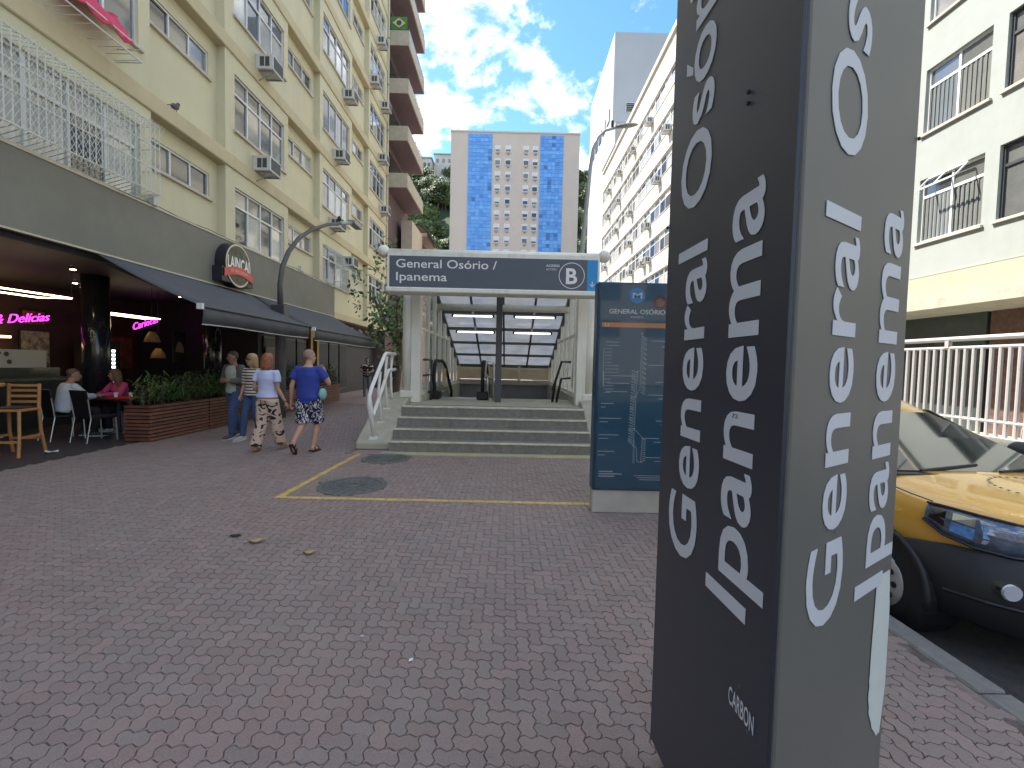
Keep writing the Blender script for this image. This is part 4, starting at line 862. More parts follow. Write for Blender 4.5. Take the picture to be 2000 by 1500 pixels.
for y, z in ((13.42, 9.85), (13.27, 6.95), (20.0, 12.85), (19.0, 9.85), (24.7, 18.4), (23.6, 15.7), (25.5, 15.5), (25.1, 12.5), (25.5, 9.85), (18.6, 6.95), (20.1, 5.75), (24.9, 7.55), (25.3, 3.7)):
    k = max(0, int((z - 3.8) / FL)); ac('white window air conditioner jutting from the yellow facade at its %s window row' % W_[k], XF, y, z, 1, 'air conditioners on the yellow facade')
# grilled window box with netting, and drying rack with pink cloth
gb = thing('window_grille', 'white bulging window grille with netting over the grey fascia', 'window grille', (-7.2, 7.7, 4.7))
wire = M('grille_white', (.66, .68, .63), .5, var=.03)
gy0, gy1, gz0, gz1, gx = 5.9, 9.12, 4.72, 6.2, -7.05
m = MB()
for k in range(29):
    y = gy0 + (gy1 - gy0) * k / 28; m.tube([(XF + .02, y, gz1), (gx, y, gz1 - .06), (gx, y, gz0 + .1), (XF + .02, y, gz0)], .009, 5, cap=False)
m.build('bars', wire, gb)
m = MB()
for z in (gz0 + .1, gz0 + .55, gz1 - .5, gz1 - .06): m.tube([(XF, gy0, z), (gx, gy0, z), (gx, gy1, z), (XF, gy1, z)], .014, 5)
m.build('rails', wire, gb)
m = MB(); n_ = 60
for k in range(-20, n_):
    for sg_ in (1, -1):
        a = gy0 + (gy1 - gy0) * k / 42; b = a + (gz1 - gz0) * .55
        if sg_ < 0: a, b = b, a
        y0_, y1_ = a, b
        if min(a, b) < gy0 or max(a, b) > gy1 + .2: continue
        m.bar((gx + .02, y0_, gz0), (gx + .02, y1_, gz1), .004, .004)
m.build('netting', wire, gb, kind='stuff')
for z in (4.0,):
    pass
dr = thing('drying_rack', 'window laundry rack with pink cloth draped over it', 'laundry rack', (-7.0, 8.0, 7.2))
m = MB()
for z in (7.05, 7.28): m.tube([(XF, 7.0, z), (-6.95, 7.0, z), (-6.95, 8.6, z), (XF, 8.6, z)], .015, 6)
for k in range(9): m.tube([(XF, 7.1 + k * .18, 7.05), (-6.95, 7.1 + k * .18, 7.05)], .008, 5)
m.build('frame', wire, dr)
m = MB(); vs = []
for i in range(9):
    for j in range(7):
        y = 7.2 + i * .15; f = j / 6; vs.append((XF + .06 + .42 * f + .03 * math.sin(i * 1.7 + j), y + .05 * math.sin(j * 2), 7.75 - .55 * f ** 1.5 - .05 * math.sin(i * 2.1)))
m.add(vs, [(i * 7 + j, i * 7 + j + 1, i * 7 + j + 8, i * 7 + j + 7) for i in range(8) for j in range(6)]); o = m.build('cloth', M('pink_cloth', (.62, .05, .12), .8, var=.15), dr, smooth=True); md = o.modifiers.new('t', 'SOLIDIFY'); md.thickness = .01
# second caged window further along
g2 = thing('window_grille', 'bulging wire window cage on the first window row past the lamp arm', 'window grille', (-7.2, 19.4, 4.6))
m = MB()
for k in range(21):
    y = 18.0 + 2.7 * k / 20; m.tube([(XF + .02, y, 6.2), (-7.0, y, 5.5), (-6.85, y, 4.75), (XF + .02, y, 4.62)], .009, 5, cap=False)
m.build('bars', wire, g2)
m = MB()
for x, z in ((-7.0, 5.5), (-6.85, 4.75)): m.tube([(XF, 18.0, z), (x, 18.0, z), (x, 20.7, z), (XF, 20.7, z)], .012, 5)
m.build('rails', wire, g2)
# pigeon on the ledge
pg = local_thing('pigeon', 'small grey pigeon perched on the yellow ledge', 'bird', (-7.4, 10.02, 6.945), R(0))
m = MB(); m.ell((0, 0, .1), (.055, .12, .065), rot=Matrix.Rotation(.35, 3, 'X')); m.ell((0, .1, .2), (.032, .04, .035)); m.rings([[(math.cos(a) * r_, yy, zz + math.sin(a) * r_) for a in np.linspace(0, 6.28, 9)[:-1]] for r_, yy, zz in ((.03, .06, .12), (.03, .09, .17), (.025, .1, .2))]); m.rings([[(math.cos(a) * .03, yy, zz + math.sin(a) * .01) for a in np.linspace(0, 6.28, 9)[:-1]] for yy, zz in ((-.08, .09), (-.2, .03))]); m.tube([(.02, .02, .05), (.02, .03, 0)], .006, 5); m.tube([(-.02, .02, .05), (-.02, .03, 0)], .006, 5)
m.tube([(0, .135, .2), (0, .16, .19)], [.008, .002], 5)
m.build('body', M('pigeon_grey', (.10, .095, .10), .7, var=.3, vs=20), pg, smooth=True)

# shelf of bottles, framed menus and jars at the café back
sh = thing('wall_shelf', 'long dark wall shelf behind the café counter carrying bottles', 'shelf', (-11.8, 8.0, 1.6))
m = MB(); m.box(-11.94, -11.66, 5.2, 8.6, 1.6, 1.63); m.build('board', M('shelf_wood', (.09, .05, .03), .6), sh)
for k in range(3): m = MB(); m.bar((-11.94, 5.5 + k * 1.4, 1.45), (-11.7, 5.5 + k * 1.4, 1.59), .02, .03); m.build('bracket', black_m, sh)
bc = [(.03, .10, .04), (.16, .07, .02), (.35, .33, .3), (.22, .03, .02)]
for k in range(16):
    y = 5.35 + k * .2; h = random.uniform(.2, .3); t = thing('bottle', 'bottle standing on the wall shelf behind the counter', 'bottle', (-11.8, y, 1.63), 'bottles on the café shelf')
    m = MB(); m.tube([(-11.8, y, 1.631), (-11.8, y, 1.63 + h * .6), (-11.8, y, 1.63 + h * .75), (-11.8, y, 1.63 + h)], [.036, .036, .014, .013], 12); m.build('body', M('bottle_%d' % (k % 4), bc[k % 4], .15), t)
    m = MB(); m.tube([(-11.8, y, 1.63 + h + .001), (-11.8, y, 1.65 + h)], .015, 8); m.build('cap', black_m, t)
for k, (a, b, c, d, col) in enumerate(((10.95, 11.7, 1.25, 2.2, (.33, .29, .2)), (12.75, 13.2, 2.2, 2.7, (.05, .1, .06)), (11.0, 11.6, 2.3, 2.7, (.28, .08, .03)))):
    m = MB(); m.box(-11.945, -11.92, a, b, c, d); f = tag(m.build('framed_menu', black_m), 'framed %s print on the café back wall' % ('pale menu', 'green', 'orange')[k], 'picture'); m = MB(); m.box(-11.919, -11.915, a + .04, b - .04, c + .04, d - .04); m.build('print', M('menu_print_%d' % k, col, .6, var=.9, vs=9), f)
# paper lantern shade over the tables
for x, y, z, lb in ((-8.9, 11.2, 1.95, 'small ochre lampshade hanging above the bushes'), (-9.3, 11.9, 1.55, 'larger ochre lampshade hanging low past the pillar')):
    t = thing('lampshade', lb, 'lamp', (x, y, z)); m = MB(); m.tube([(x, y, z), (x, y, z + .12), (x, y, z + .26)], [.17, .14, .06], 18); m.build('shade', M('shade_ochre', (.42, .26, .09), .7), t, smooth=True); m = MB(); m.tube([(x, y, z + .26), (x, y, 3.3)], .006, 5); m.build('cord', black_m, t)
# downpipe, conduit and cable on the yellow facade
dp = thing('downpipe', 'cream rain downpipe at the far end of the yellow facade', 'pipe', (-7.35, 26.6, 3.6))
m = MB(); m.tube([(-7.33, 26.62, 3.4), (-7.33, 26.62, 24.4)], .05, 10); m.build('pipe', M('pipe_cream', (.55, .5, .38), .6), dp)
for k in range(8): m = MB(); m.box(-7.4, -7.27, 26.55, 26.69, 4.6 + k * 2.6, 4.66 + k * 2.6); m.build('clip', galv, dp)
cb_ = thing('facade_cable', 'thin black cable sagging along the top of the grey fascia', 'cable', (-7.3, 10, 4.7))
m = MB(); m.tube([(-7.34 + .01 * math.sin(k), 5 + k * .5, 4.70 - .03 * math.sin(k * 1.05) ** 2) for k in range(28)], .008, 5); m.build('cable', black_m, cb_)
for y in (9.2, 15.6, 17.9): m = MB(); m.box(-7.36, -7.24, y, y + .14, 4.66, 4.84); tag(m.build('junction_box', ac_m, bev=.01), 'small junction box fixed just above the fascia, %s' % {9.2: 'by the white window grille', 15.6: 'under the narrow window past the lamp arm', 17.9: 'by the wire window cage'}[y], 'junction box')
# ------------------------------------------------------------------ balcony block beyond the yellow building
bb = thing('balcony_block', 'grey concrete apartment block with stacked projecting balconies', 'building', (-12, 30, 0))
bconc = M('balcony_concrete', (.44, .39, .31), .85, var=.14, vs=3, bump=.2, dirt=.4, dcol=(.2, .18, .15), ds=1.4)
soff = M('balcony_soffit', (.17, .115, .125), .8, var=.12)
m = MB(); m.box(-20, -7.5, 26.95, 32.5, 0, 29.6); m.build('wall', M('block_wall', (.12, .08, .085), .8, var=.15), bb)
for k in range(7):
    z = 11.9 + k * 2.72
    m = MB(); m.box(-7.5, -6.3, 26.96, 31.6, z, z + .14); bal = m.build('balcony', soff, bb)
    m = MB(); m.box(-7.5, -6.25, 26.94, 27.06, z + .02, z + .86); m.box(-6.36, -6.24, 27.06, 31.6, z + .02, z + .86); m.box(-7.5, -6.25, 31.6, 31.7, z + .02, z + .86); m.build('parapet', bconc, bal)
    m = MB(); m.tube([(-7.4, 27.0, z + 1.12), (-6.3, 27.0, z + 1.12), (-6.3, 31.6, z + 1.12)], .02, 6)
    for y in (27.0, 28.1, 29.3, 30.4, 31.6): m.tube([(-6.3, y, z + .86), (-6.3, y, z + 1.12)], .014, 5)
    m.build('balcony_rail', darkmetal, bal)
    if k in (3, 4, 5):
        m = MB(); m.box(-6.31, -6.29, 27.2, 31.4, z + .88, z + 1.1); m.build('glass_screen', M('balcony_blue_glass', (.12, .25, .42), .08), bal)
    m = MB(); m.box(-7.51, -7.46, 27.5, 31.2, z + .2, z + 2.3); m.build('glass_door', GL[0], bb)
fg = thing('balcony_flag', 'green flag with yellow diamond and blue disc hung in a top balcony', 'flag', (-6.9, 27.0, 21.5))
m = MB(); m.quad((-7.3, 26.92, 20.95), (-6.35, 26.92, 20.95), (-6.35, 26.9, 21.65), (-7.3, 26.9, 21.65)); m.build('field', M('flag_green', (.06, .20, .06), .8), fg)
m = MB(); m.add([(-7.2, 26.885, 21.3), (-6.82, 26.885, 21.02), (-6.45, 26.885, 21.3), (-6.82, 26.885, 21.58)], [(0, 1, 2, 3)]); m.build('diamond', M('flag_yellow', (.6, .5, .08), .8), fg)
m = MB(); m.add([(-6.82 + .15 * math.cos(t), 26.875, 21.3 + .15 * math.sin(t)) for t in np.linspace(0, 6.28, 21)[:-1]], [tuple(range(20))]); m.build('disc', M('flag_blue', (.03, .07, .3), .8), fg)
# low terrace with an awning beyond
lt = thing('low_house', 'low house with small flats and a brown terrace awning beyond the balconies', 'building', (-9, 36, 0))
m = MB(); m.box(-16, -6.9, 33, 37.5, 0, 11.2); m.build('wall', M('low_house_wall', (.36, .22, .17), .8, var=.15), lt)
for k in range(3):
    for j in range(2):
        z = 2.5 + k * 3.1; y = 33.6 + j * 2.8; m = MB(); m.box(-6.9, -6.86, y, y + 1.6, z, z + 1.5); f = m.build('window', frame_m, lt); m = MB(); m.box(-6.859, -6.85, y + .08, y + 1.52, z + .08, z + 1.42); m.build('pane', random.choice(GL), f)
    m = MB(); m.box(-6.95, -6.2, 33, 37.5, 4.6 + k * 3.1, 4.8 + k * 3.1); m.build('ledge', bconc, lt)
m = MB(); m.box(-7.2, -6.5, 29.5, 32.9, 0, 10.8); m.build('corner_wall', M('beige', (.50, .42, .33), .85, var=.1), lt)
m = MB(); vs = []
for i in range(9):
    f = i / 8; vs += [(-7 + 1.7 * f, 33.1, 11.6 - 1.9 * f ** 2), (-7 + 1.7 * f, 37, 11.6 - 1.9 * f ** 2)]
m.add(vs, [(2 * i, 2 * i + 1, 2 * i + 3, 2 * i + 2) for i in range(8)]); o = m.build('terrace_awning', M('brown_canvas', (.05, .04, .033), .8), lt); md = o.modifiers.new('t', 'SOLIDIFY'); md.thickness = .03
# ------------------------------------------------------------------ distant tower with blue glazing
ft = thing('apartment_tower', 'distant beige tower with two tall blue glazed strips', 'building', (0, 112, 0))
beige = M('tower_beige', (.52, .44, .365), .85, var=.04, vs=.3, dirt=.12, dcol=(.3, .26, .22), ds=.2)
Y0 = 104.; tx = [-14.3, -10.35, -4.85, 6.1, 11.4, 15.1]; TT = 54.2
m = MB(); m.box(tx[0], tx[5], Y0, Y0 + 16, 0, TT); m.build('wall', beige, ft)
m = MB(); m.box(tx[0] - .1, tx[5] + .1, Y0 - .15, Y0 + 16, TT, TT + .35); m.build('coping', beige, ft)
m = MB(); m.box(1.5, 5, Y0 + 2, Y0 + 7, TT + .35, TT + 1.1); m.tube([(-7, Y0 + 1, TT), (-7, Y0 + 1, TT + 2)], .06, 5); m.box(7.5, 13, Y0 + 2, Y0 + 6, TT + .35, TT + .9); m.build('roof_plant', galv, ft)
bl = bpy.data.materials.new('blue_glazing'); bl.use_nodes = True; t_ = bl.node_tree; b_ = t_.nodes['Principled BSDF']; at = t_.nodes.new('ShaderNodeAttribute'); at.attribute_name = 'tone'
cr = t_.nodes.new('ShaderNodeValToRGB'); cr.color_ramp.elements[0].color = (.04, .12, .3, 1); cr.color_ramp.elements[1].color = (.15, .38, .72, 1); e_ = cr.color_ramp.elements.new(.35); e_.color = (.06, .22, .56, 1)
t_.links.new(at.outputs['Fac'], cr.inputs[0]); t_.links.new(cr.outputs[0], b_.inputs['Base Color']); b_.inputs['Roughness'].default_value = .25
for a, b in ((tx[1], tx[2]), (tx[3], tx[4])):
    m = MB(); nxp, nz_ = 6, 62; T = []; hz = (TT - 2) / nz_ * 1.0
    for i in range(nxp):
        for j in range(nz_):
            x0_ = a + (b - a) * i / nxp + .05; x1_ = a + (b - a) * (i + 1) / nxp - .05; z0_ = 1.6 + j * hz + .04; z1_ = 1.6 + (j + 1) * hz - .04; d_ = random.uniform(0, .05)
            m.box(x0_, x1_, Y0 - .12 - d_, Y0 - .05, z0_, z1_); tn = random.betavariate(7, 4.5); tn = .04 if random.random() < .05 else tn
            if j % 3 == 0: tn = min(1, tn + .2)
            T += [tn] * 6
    o = m.build('glazing_panes', bl, ft, kind='stuff'); a_ = o.data.attributes.new('tone', 'FLOAT', 'FACE'); a_.data.foreach_set('value', T)
    m = MB(); m.box(a, b, Y0 - .06, Y0 + .01, 1.5, TT - .3); m.build('glazing_frame', M('glazing_frame_blue', (.16, .36, .66), .5), ft)
for r_ in range(17):
    z = TT - 4.2 - r_ * 2.93
    for x in (-3.6, -1.2, 2.9, 5.0):
        x_ = x - .65
        m = MB(); m.box(x_, x_ + 1.3, Y0 - .12, Y0 + .02, z - .05, z + 1.35); f = m.build('window', white_m, ft)
        u_ = random.choice((.35, .55, .75)); m = MB(); m.box(x_ + .1, x_ + 1.2, Y0 - .15, Y0 - .121, z + .05, z + 1.25 * u_); m.build('pane', random.choice(GL[:2]), f)
        m = MB(); m.box(x_ + .1, x_ + 1.2, Y0 - .17, Y0 - .121, z + 1.25 * u_ + .02, z + 1.27); m.build('shutter', M('shutter_white', (.6, .58, .54), .6), f)
        m = MB(); m.box(x_ + .4, x_ + .95, Y0 - .4, Y0 - .001, z - .55, z - .15); m.build('cooler_box', M('cooler_far', (.33, .3, .27), .7, var=.3), f)
# ------------------------------------------------------------------ cream ribbon-window block on the right
cb = thing('ribbon_window_block', 'sunlit cream office block with long ribbon windows', 'building', (16, 40, 0))
cream = M('cream_render', (.55, .52, .42), .85, var=.04, vs=.8, dirt=.12, dcol=(.45, .4, .3), ds=.6)
XR = 12.3; CY0, CY1 = 20.0, 61.5
def Pc(u, v, d): return (XR + d, u, v)
m = MB(); m.box(XR + .3, 24, CY0, CY1, 0, 27.2); m.quad((XR, CY0, 0), (24, CY0, 0), (24, CY0, 27.4), (XR, CY0, 27.4)); m.quad((XR, CY1, 0), (24, CY1, 0), (24, CY1, 27.4), (XR, CY1, 27.4)); m.build('wall', cream, cb)
floors = [3.5 + 3.1 * k for k in range(8)]
for k, z in enumerate(floors):
    top = z + 1.42 if k < 7 else 27.5
    m = MB(); m.box(XR, XR + .32, CY0, CY1, z, top); m.build('spandrel', cream, cb)
    if k < 7:
        m = MB(); m.box(XR - .05, XR + .3, CY0, CY1, top, top + .05); m.build('sill', sill_m, cb)
        y = CY0
        while y < CY1 - .5:
            wv = random.choice((1.9, 2.3, 2.6)); y2 = min(y + wv, CY1)
            if y > 19: window(cb, Pc, y + .04, y2 - .04, top + .051, z + 3.1 - .002, .3, 2, [.7], fr=white_m if random.random() < .7 else frame_m, fw=.05, sill=False, pick=lambda i, j: GL[random.choice((0, 0, 1, 2, 2, 3))])
            y = y2
m = MB(); m.box(XR - .2, XR + .05, CY0, CY1, 27.5, 27.9); m.build('coping', cream, cb)
m = MB(); m.box(XR - .3, XR + 1.5, 54, CY1, 27.9, 30.6); m.build('roof_box', M('roof_grey', (.3, .3, .29), .8), cb)
for y, z in ((40.66, 24.2), (35.9, 20.9), (46, 23.9), (51.4, 23.7), (56.7, 23.6), (51.6, 20.4), (46.3, 17.4), (40.3, 14.3), (46.2, 14.3), (39.9, 11.3), (56.9, 20.4), (45.4, 11.2), (57.7, 14.0), (41.5, 11.1), (52.3, 17.3), (38.0, 17.3)):
    fl_ = max(0, min(6, int((z - 3.5) / 3.1))); ac('boxy air conditioner on the sunlit cream facade, %s ribbon of windows' % W_[fl_], XR, y, floors[fl_] + 1.12, -1, 'air conditioners on the cream facade', .75, .5, .6)
tw = thing('grey_tower', 'tall blank grey-white tower behind the cream block', 'building', (19, 70, 0))
twm = M('tower_pale', (.36, .38, .40), .85, var=.05, vs=.3, dirt=.15, dcol=(.4, .4, .4), ds=.3)
m = MB(); m.box(13.4, 24, 62.2, 80, 0, 46.8); m.build('wall', twm, tw)
for x in (15.1, 17.0):
    m = MB(); m.box(x, x + 1.3, 62.1, 62.19, 36.2, 37.5); f = m.build('vent_window', frame_m, tw)
    for k in range(5): m = MB(); m.box(x + .1, x + 1.2, 62.03, 62.09, 36.28 + k * .24, 36.42 + k * .24); m.build('louvre', black_m, f)
for k in range(5):
    m = MB(); m.box(13.25, 13.39, 64 + k * 2.8, 65.6 + k * 2.8, 36, 37.6); m.build('window', GL[1], tw)
# ------------------------------------------------------------------ pale green block at right
gbk = thing('pale_green_block', 'sunlit pale green apartment block with white framed windows over a cream band', 'building', (16, 8, 0))
pg_m = M('pale_green_render', (.325, .345, .325), .85, var=.05, vs=1.5, bump=.1, dirt=.3, dcol=(.22, .22, .19), ds=1.3)
GXF = 12.0
def Pg(u, v, d): return (GXF + d, u, v)
gw = [(2.0, 4.6), (5.0, 8.0), (8.4, 11.15), (11.5, 13.3), (14.0, 16.8), (17.3, 19.6)]
m = MB()
for k in range(6):
    z0_ = 4.4 + k * 3.15 if k else 4.4; hs = [(a, b, 5.42 + 3.15 * k, 7.25 + 3.15 * k) for a, b in gw]
    holes_wall(m, Pg, -2, 19.9, z0_, 4.4 + 3.15 * (k + 1), hs, .22)
    for i, h in enumerate(hs):
        if k > 2 and i in (0, 5): continue
        big = i in (2, 3)
        window(gbk, Pg, *h, .22, 2, [.72], fr=white_m if i != 2 else darkmetal, fw=.06, pick=(lambda ii, j: GL[3] if j == 0 and random.random() < .6 else GL[random.choice((0, 1))]))
m.box(GXF + .4, 24, -2, 19.9, 4.4, 23.3); m.build('wall', pg_m, gbk)
for k in range(14):   # vertical blinds in the window beside the totem
    for zz in (5.49, 8.64):
        m = MB(); y = 11.58 + k * .125; m.box(GXF + .100, GXF + .104, y, y + .055, zz, zz + 1.2); m.build('blind_strip', M('blind_pale', (.11, .125, .115), .7), gbk)
m = MB(); m.box(GXF - .12, GXF + .4, -2, 19.9, 3.62, 4.36); m.build('cream_band', M('band_cream', (.40, .37, .27), .85, var=.06), gbk)
m = MB(); m.box(GXF - .6, GXF + 3, -2, 19.9, 3.35, 3.61); m.build('soffit', conc, gbk)
m = MB(); m.box(GXF + 1.2, GXF + 1.6, -2, 12.2, -.1, 3.35); m.build('stone_wall', M('red_granite', (.13, .07, .055), .5, var=.4, vs=8), gbk)
m = MB(); m.box(GXF + 1.2, GXF + 1.5, 12.3, 19.9, -.1, 3.35); m.build('shop_glass', M('shop_green_glass', (.05, .07, .065), .15), gbk)
m = MB(); text_on(m, 'San Lorenzo', (GXF + 1.19, 15.5, 2.45), (0, -1, 0), ZU, 1.7, cap=.22, shear=.3); m.build('shop_script', M('script_dark', (.02, .02, .02), .6), gbk)
m = MB()   # open top-hung casement
for a, b in (((11.9, 7.2), (11.9, 6.85)), ((12.5, 7.2), (12.5, 6.85)), ((13.0, 7.2), (13.0, 6.85))): m.bar((GXF - .02, a[0], a[1]), (GXF - .35, b[0], b[1]), .03, .03)
m.bar((GXF - .35, 11.9, 6.85), (GXF - .35, 13.0, 6.85), .04, .04); m.bar((GXF - .02, 11.9, 7.2), (GXF - .02, 13, 7.2), .04, .04); m.build('open_casement', white_m, gbk)
struct(MB().box(8.6, 13.6, -6, 60, -.2, -.01).build('far_sidewalk', conc))
fw_ = thing('fence', 'white tubular steel fence on a low wall across the road', 'fence', (9, 9, 0))
fm = M('fence_white', (.42, .395, .385), .5, var=.06, dirt=.2, dcol=(.4, .33, .3), ds=4)
m = MB(); m.box(8.85, 9.15, -1, 18, -.1, .46); m.build('low_wall', M('wall_pale', (.55, .53, .46), .9, var=.08, dirt=.2), fw_)
for z, r_ in ((2.30, .05), (2.12, .035), (.73, .035)):
    m = MB(); m.tube([(9, -1, z), (9, 18, z)], r_, 8); m.build('rail', fm, fw_)
proto = None
for k in range(120):
    y = -.9 + k * .158
    if proto is None: m = MB(); m.tube([(9, 9, .46), (9, 9, 2.11)], .034, 8); proto = m.build('bar', fm, fw_); proto.location = (0, y - 9, 0); continue
    link_copy(proto, fw_, (0, y - 9, 0))
for k in range(8): m = MB(); m.box(8.96, 9.04, -.5 + k * 2.4 - .04, -.5 + k * 2.4 + .04, 2.12, 2.3); m.build('rail_post', fm, fw_)
# white car parked behind the fence
def simple_car(t, paint, glassm, L_=4.2, Wd=.86, tall=1.48):
    hw = Wd
    st = [(0, .62, .5), (.1, .76, .66), (.4, hw - .02, .8), (1.0, hw, .92), (2.2, hw, .95), (3.6, hw, .97), (4.0, hw - .04, .95), (L_, hw - .12, .7)]
    rg = []
    for y, w, zt in st: rg.append([(-w * .94, y, .2), (-w, y, .36), (-w, y, zt * .78), (-w * .94, y, zt), (0, y, zt + .02), (w * .94, y, zt), (w, y, zt * .78), (w, y, .36), (w * .94, y, .2)])
    m = MB(); m.rings(rg); m.build('body', paint, t, smooth=False, bev=.03)
    g_ = [[(-hw * .92, .98, .93), (hw * .92, .98, .93), (hw * .92, 4.0, .95), (-hw * .92, 4.0, .95)], [(-hw * .72, 1.75, tall - .04), (hw * .72, 1.75, tall - .04), (hw * .72, 3.55, tall - .03), (-hw * .72, 3.55, tall - .03)], [(-hw * .6, 2.0, tall), (hw * .6, 2.0, tall), (hw * .6, 3.4, tall), (-hw * .6, 3.4, tall)]]
    m = MB(); m.rings(g_[:2]); m.build('glazing', glassm, t); m = MB(); m.rings(g_[1:]); m.build('roof', paint, t)
    for y in (.78, 3.35):
        for s in (-1, 1):
            m = MB(); m.tube([(s * (hw - .17), y, .3), (s * (hw + .01), y, .3)], .3, 20); w_ = m.build('wheel', rubber, t); m = MB(); m.tube([(s * (hw - .0), y, .3), (s * (hw + .02), y, .3)], .19, 16); m.build('rim', steel, w_)
wc = local_thing('parked_car', 'white parked car behind the bars of the white fence', 'car', (10.3, 4.0, -.01), 0)
simple_car(wc, M('car_white', (.7, .71, .72), .25, coat=.6, var=.02), GL[0])
# ------------------------------------------------------------------ tall street lamp behind the entrance
l2 = thing('street_lamp', 'tall slender grey street lamp rising behind the station sign', 'street lamp', (2.45, 16, 0))
m = MB(); m.tube([(2.35, 16, 0), (2.46, 16, 5.0), (2.72, 16, 8.6), (2.8, 16, 9.2), (2.95, 16, 9.62), (3.2, 16, 9.86), (3.6, 16, 9.98)], [.11, .095, .065, .055, .05, .045, .04], 12); m.build('pole', M('lamp_steel_pale', (.34, .35, .34), .5, metal=.3, var=.1), l2, smooth=True)
m = MB(); m.ell((3.95, 16, 10.05), (.42, .13, .07), rot=Matrix.Rotation(-.12, 3, 'Y')); m.build('lantern', galv, l2, smooth=True)
m = MB(); m.tube([(3.45, 16, 10), (3.45, 16, 10.2)], .05, 8); m.build('sensor', black_m, l2)
# ------------------------------------------------------------------ hill and trees
hill_m = M('hill_ground', (.035, .055, .025), .95, var=.4, vs=.1)
m = MB(); nx_, ny_ = 40, 14; vs = []
for j in range(ny_):
    for i in range(nx_):
        x = -110 + 220 * i / (nx_ - 1); y = 122 + 10 * j; f = min(1, j / 8)
        vs.append((x, y, -1 + f ** .8 * (80 + 6 * math.sin(x * .07 + 1) + (4 if x < 0 else 0)) + 2 * math.sin(x * .3 + y * .2)))
m.add(vs, [(j * nx_ + i, j * nx_ + i + 1, (j + 1) * nx_ + i + 1, (j + 1) * nx_ + i) for j in range(ny_ - 1) for i in range(nx_ - 1)]); struct(m.build('hill', hill_m, smooth=True))
def crown(m, c, r, n, ls, mats=2):
    lobes = [Vector((random.gauss(0, .42), random.gauss(0, .42), random.gauss(.05, .36))) for _ in range(11)]
    for k in range(n):
        lb = random.choice(lobes); v = Vector((random.gauss(0, 1), random.gauss(0, 1), random.gauss(0, 1))).normalized() * random.uniform(.25, .5) + lb
        p = Vector(c) + Vector((v.x * r[0], v.y * r[1], v.z * r[2])); a = Vector((random.gauss(0, 1), random.gauss(0, 1), random.gauss(0, 1))).normalized(); b = a.orthogonal().normalized(); s = ls * random.uniform(.5, 1.2)
        m.add([p - a * s, p + b * s * .55, p + a * s, p - b * s * .55], [(0, 1, 2, 3)], int(random.random() < .45))
def tree_proto(h, r, n, ls, la, lb_, label, cat, group):
    t = local_thing('hill_tree' if h > 6 else 'street_tree', label, cat, (0, 0, 0), 0, group)
    m = MB(); m.tube([(0, 0, -.5), (.05 * h, 0, h * .35), (.02 * h, .03 * h, h * .7)], [h * .035, h * .025, h * .012], 8)
    for k in range(5):
        a = k * 1.3; m.tube([(.04 * h, 0, h * .4), (r * .4 * math.cos(a), r * .4 * math.sin(a), h * .62), (r * .65 * math.cos(a), r * .65 * math.sin(a), h * .78)], [h * .014, h * .009, h * .004], 6)
    m.build('trunk', bark, t); m = MB(); crown(m, (0, 0, h * .68), (r, r, h * .42), n, ls); m.build('crown', [la, lb_], t); return t
G_ = 'trees on the hillside'
protos = [tree_proto(9, 4.2, 2600, .42, leafC, leafD, 'leafy green tree growing on the hillside behind the beige tower', 'tree', G_) for _ in range(3)]
spots = []
for k in range(150):
    side = random.random() < .62
    x = random.uniform(-52, -12) if side else random.uniform(13, 38); j = random.uniform(0, 8.5); y = 122 + 10 * j; f = min(1, j / 8)
    z = -1 + f ** .8 * (80 + 6 * math.sin(x * .07 + 1) + (4 if x < 0 else 0)) + 2 * math.sin(x * .3 + y * .2)
    spots.append((x, y, z))
for i, s_ in enumerate(spots):
    sc = random.uniform(.75, 1.25)
    if i < 3: o = protos[i]; o.location = s_; o.rotation_euler = (0, 0, random.uniform(0, 6))
    else: o = copy_tree(protos[i % 3], s_, random.uniform(0, 6))
    o.scale = (sc, sc, sc)
# hilltop houses
for x, y, z, w_, lb in ((-31, 205, 88, 9, 'pale house perched on the hilltop among trees'), (-39, 200, 84, 6, 'small grey house just below the hilltop')):
    t = thing('hill_house', lb, 'house', (x, y, z)); m = MB(); m.box(x - w_ / 2, x + w_ / 2, y, y + 8, z - 6, z + 7); m.build('wall', M('hill_house', (.5, .48, .44), .8), t); m = MB(); m.box(x - w_ / 2 - .4, x + w_ / 2 + .4, y - .4, y + 8, z + 7, z + 7.5); m.build('roof', galv, t)
    for k in range(3): m = MB(); m.box(x - w_ / 2 + .8 + k * w_ * .3, x - w_ / 2 + .8 + k * w_ * .3 + 1.2, y - .05, y - .005, z + 3.5, z + 5.2); m.build('window', GL[0], t)
t = tree_proto(5.4, 1.35, 900, .11, leafA, leafB, 'small leafy street tree beside the left white column', 'tree', None); t.location = (-4.55, 17.5, 0)

# unseen block added behind the viewpoint so the glass has something to reflect
rb = thing('added_rear_block', 'unseen pale block added behind the viewpoint for the map panel glass to reflect', 'building', (-4, -34, 0))
m = MB(); hs = [(x, x + 1.8, z, z + 1.5) for x in range(-24, 22, 4) for z in (4.2, 7.4, 10.6, 13.8)]
holes_wall(m, lambda u, v, d: (u, -30 - d, v), -26, 24, 0, 17, hs, .2); m.box(-26, 24, -44, -30.3, 0, 17); m.build('wall', M('added_rear_block_wall', (.34, .30, .25), .85, var=.1), rb)
for h in hs: m = MB(); m.box(h[0], h[1], -30.15, -30.12, h[2], h[3]); m.build('pane', GL[0], rb)
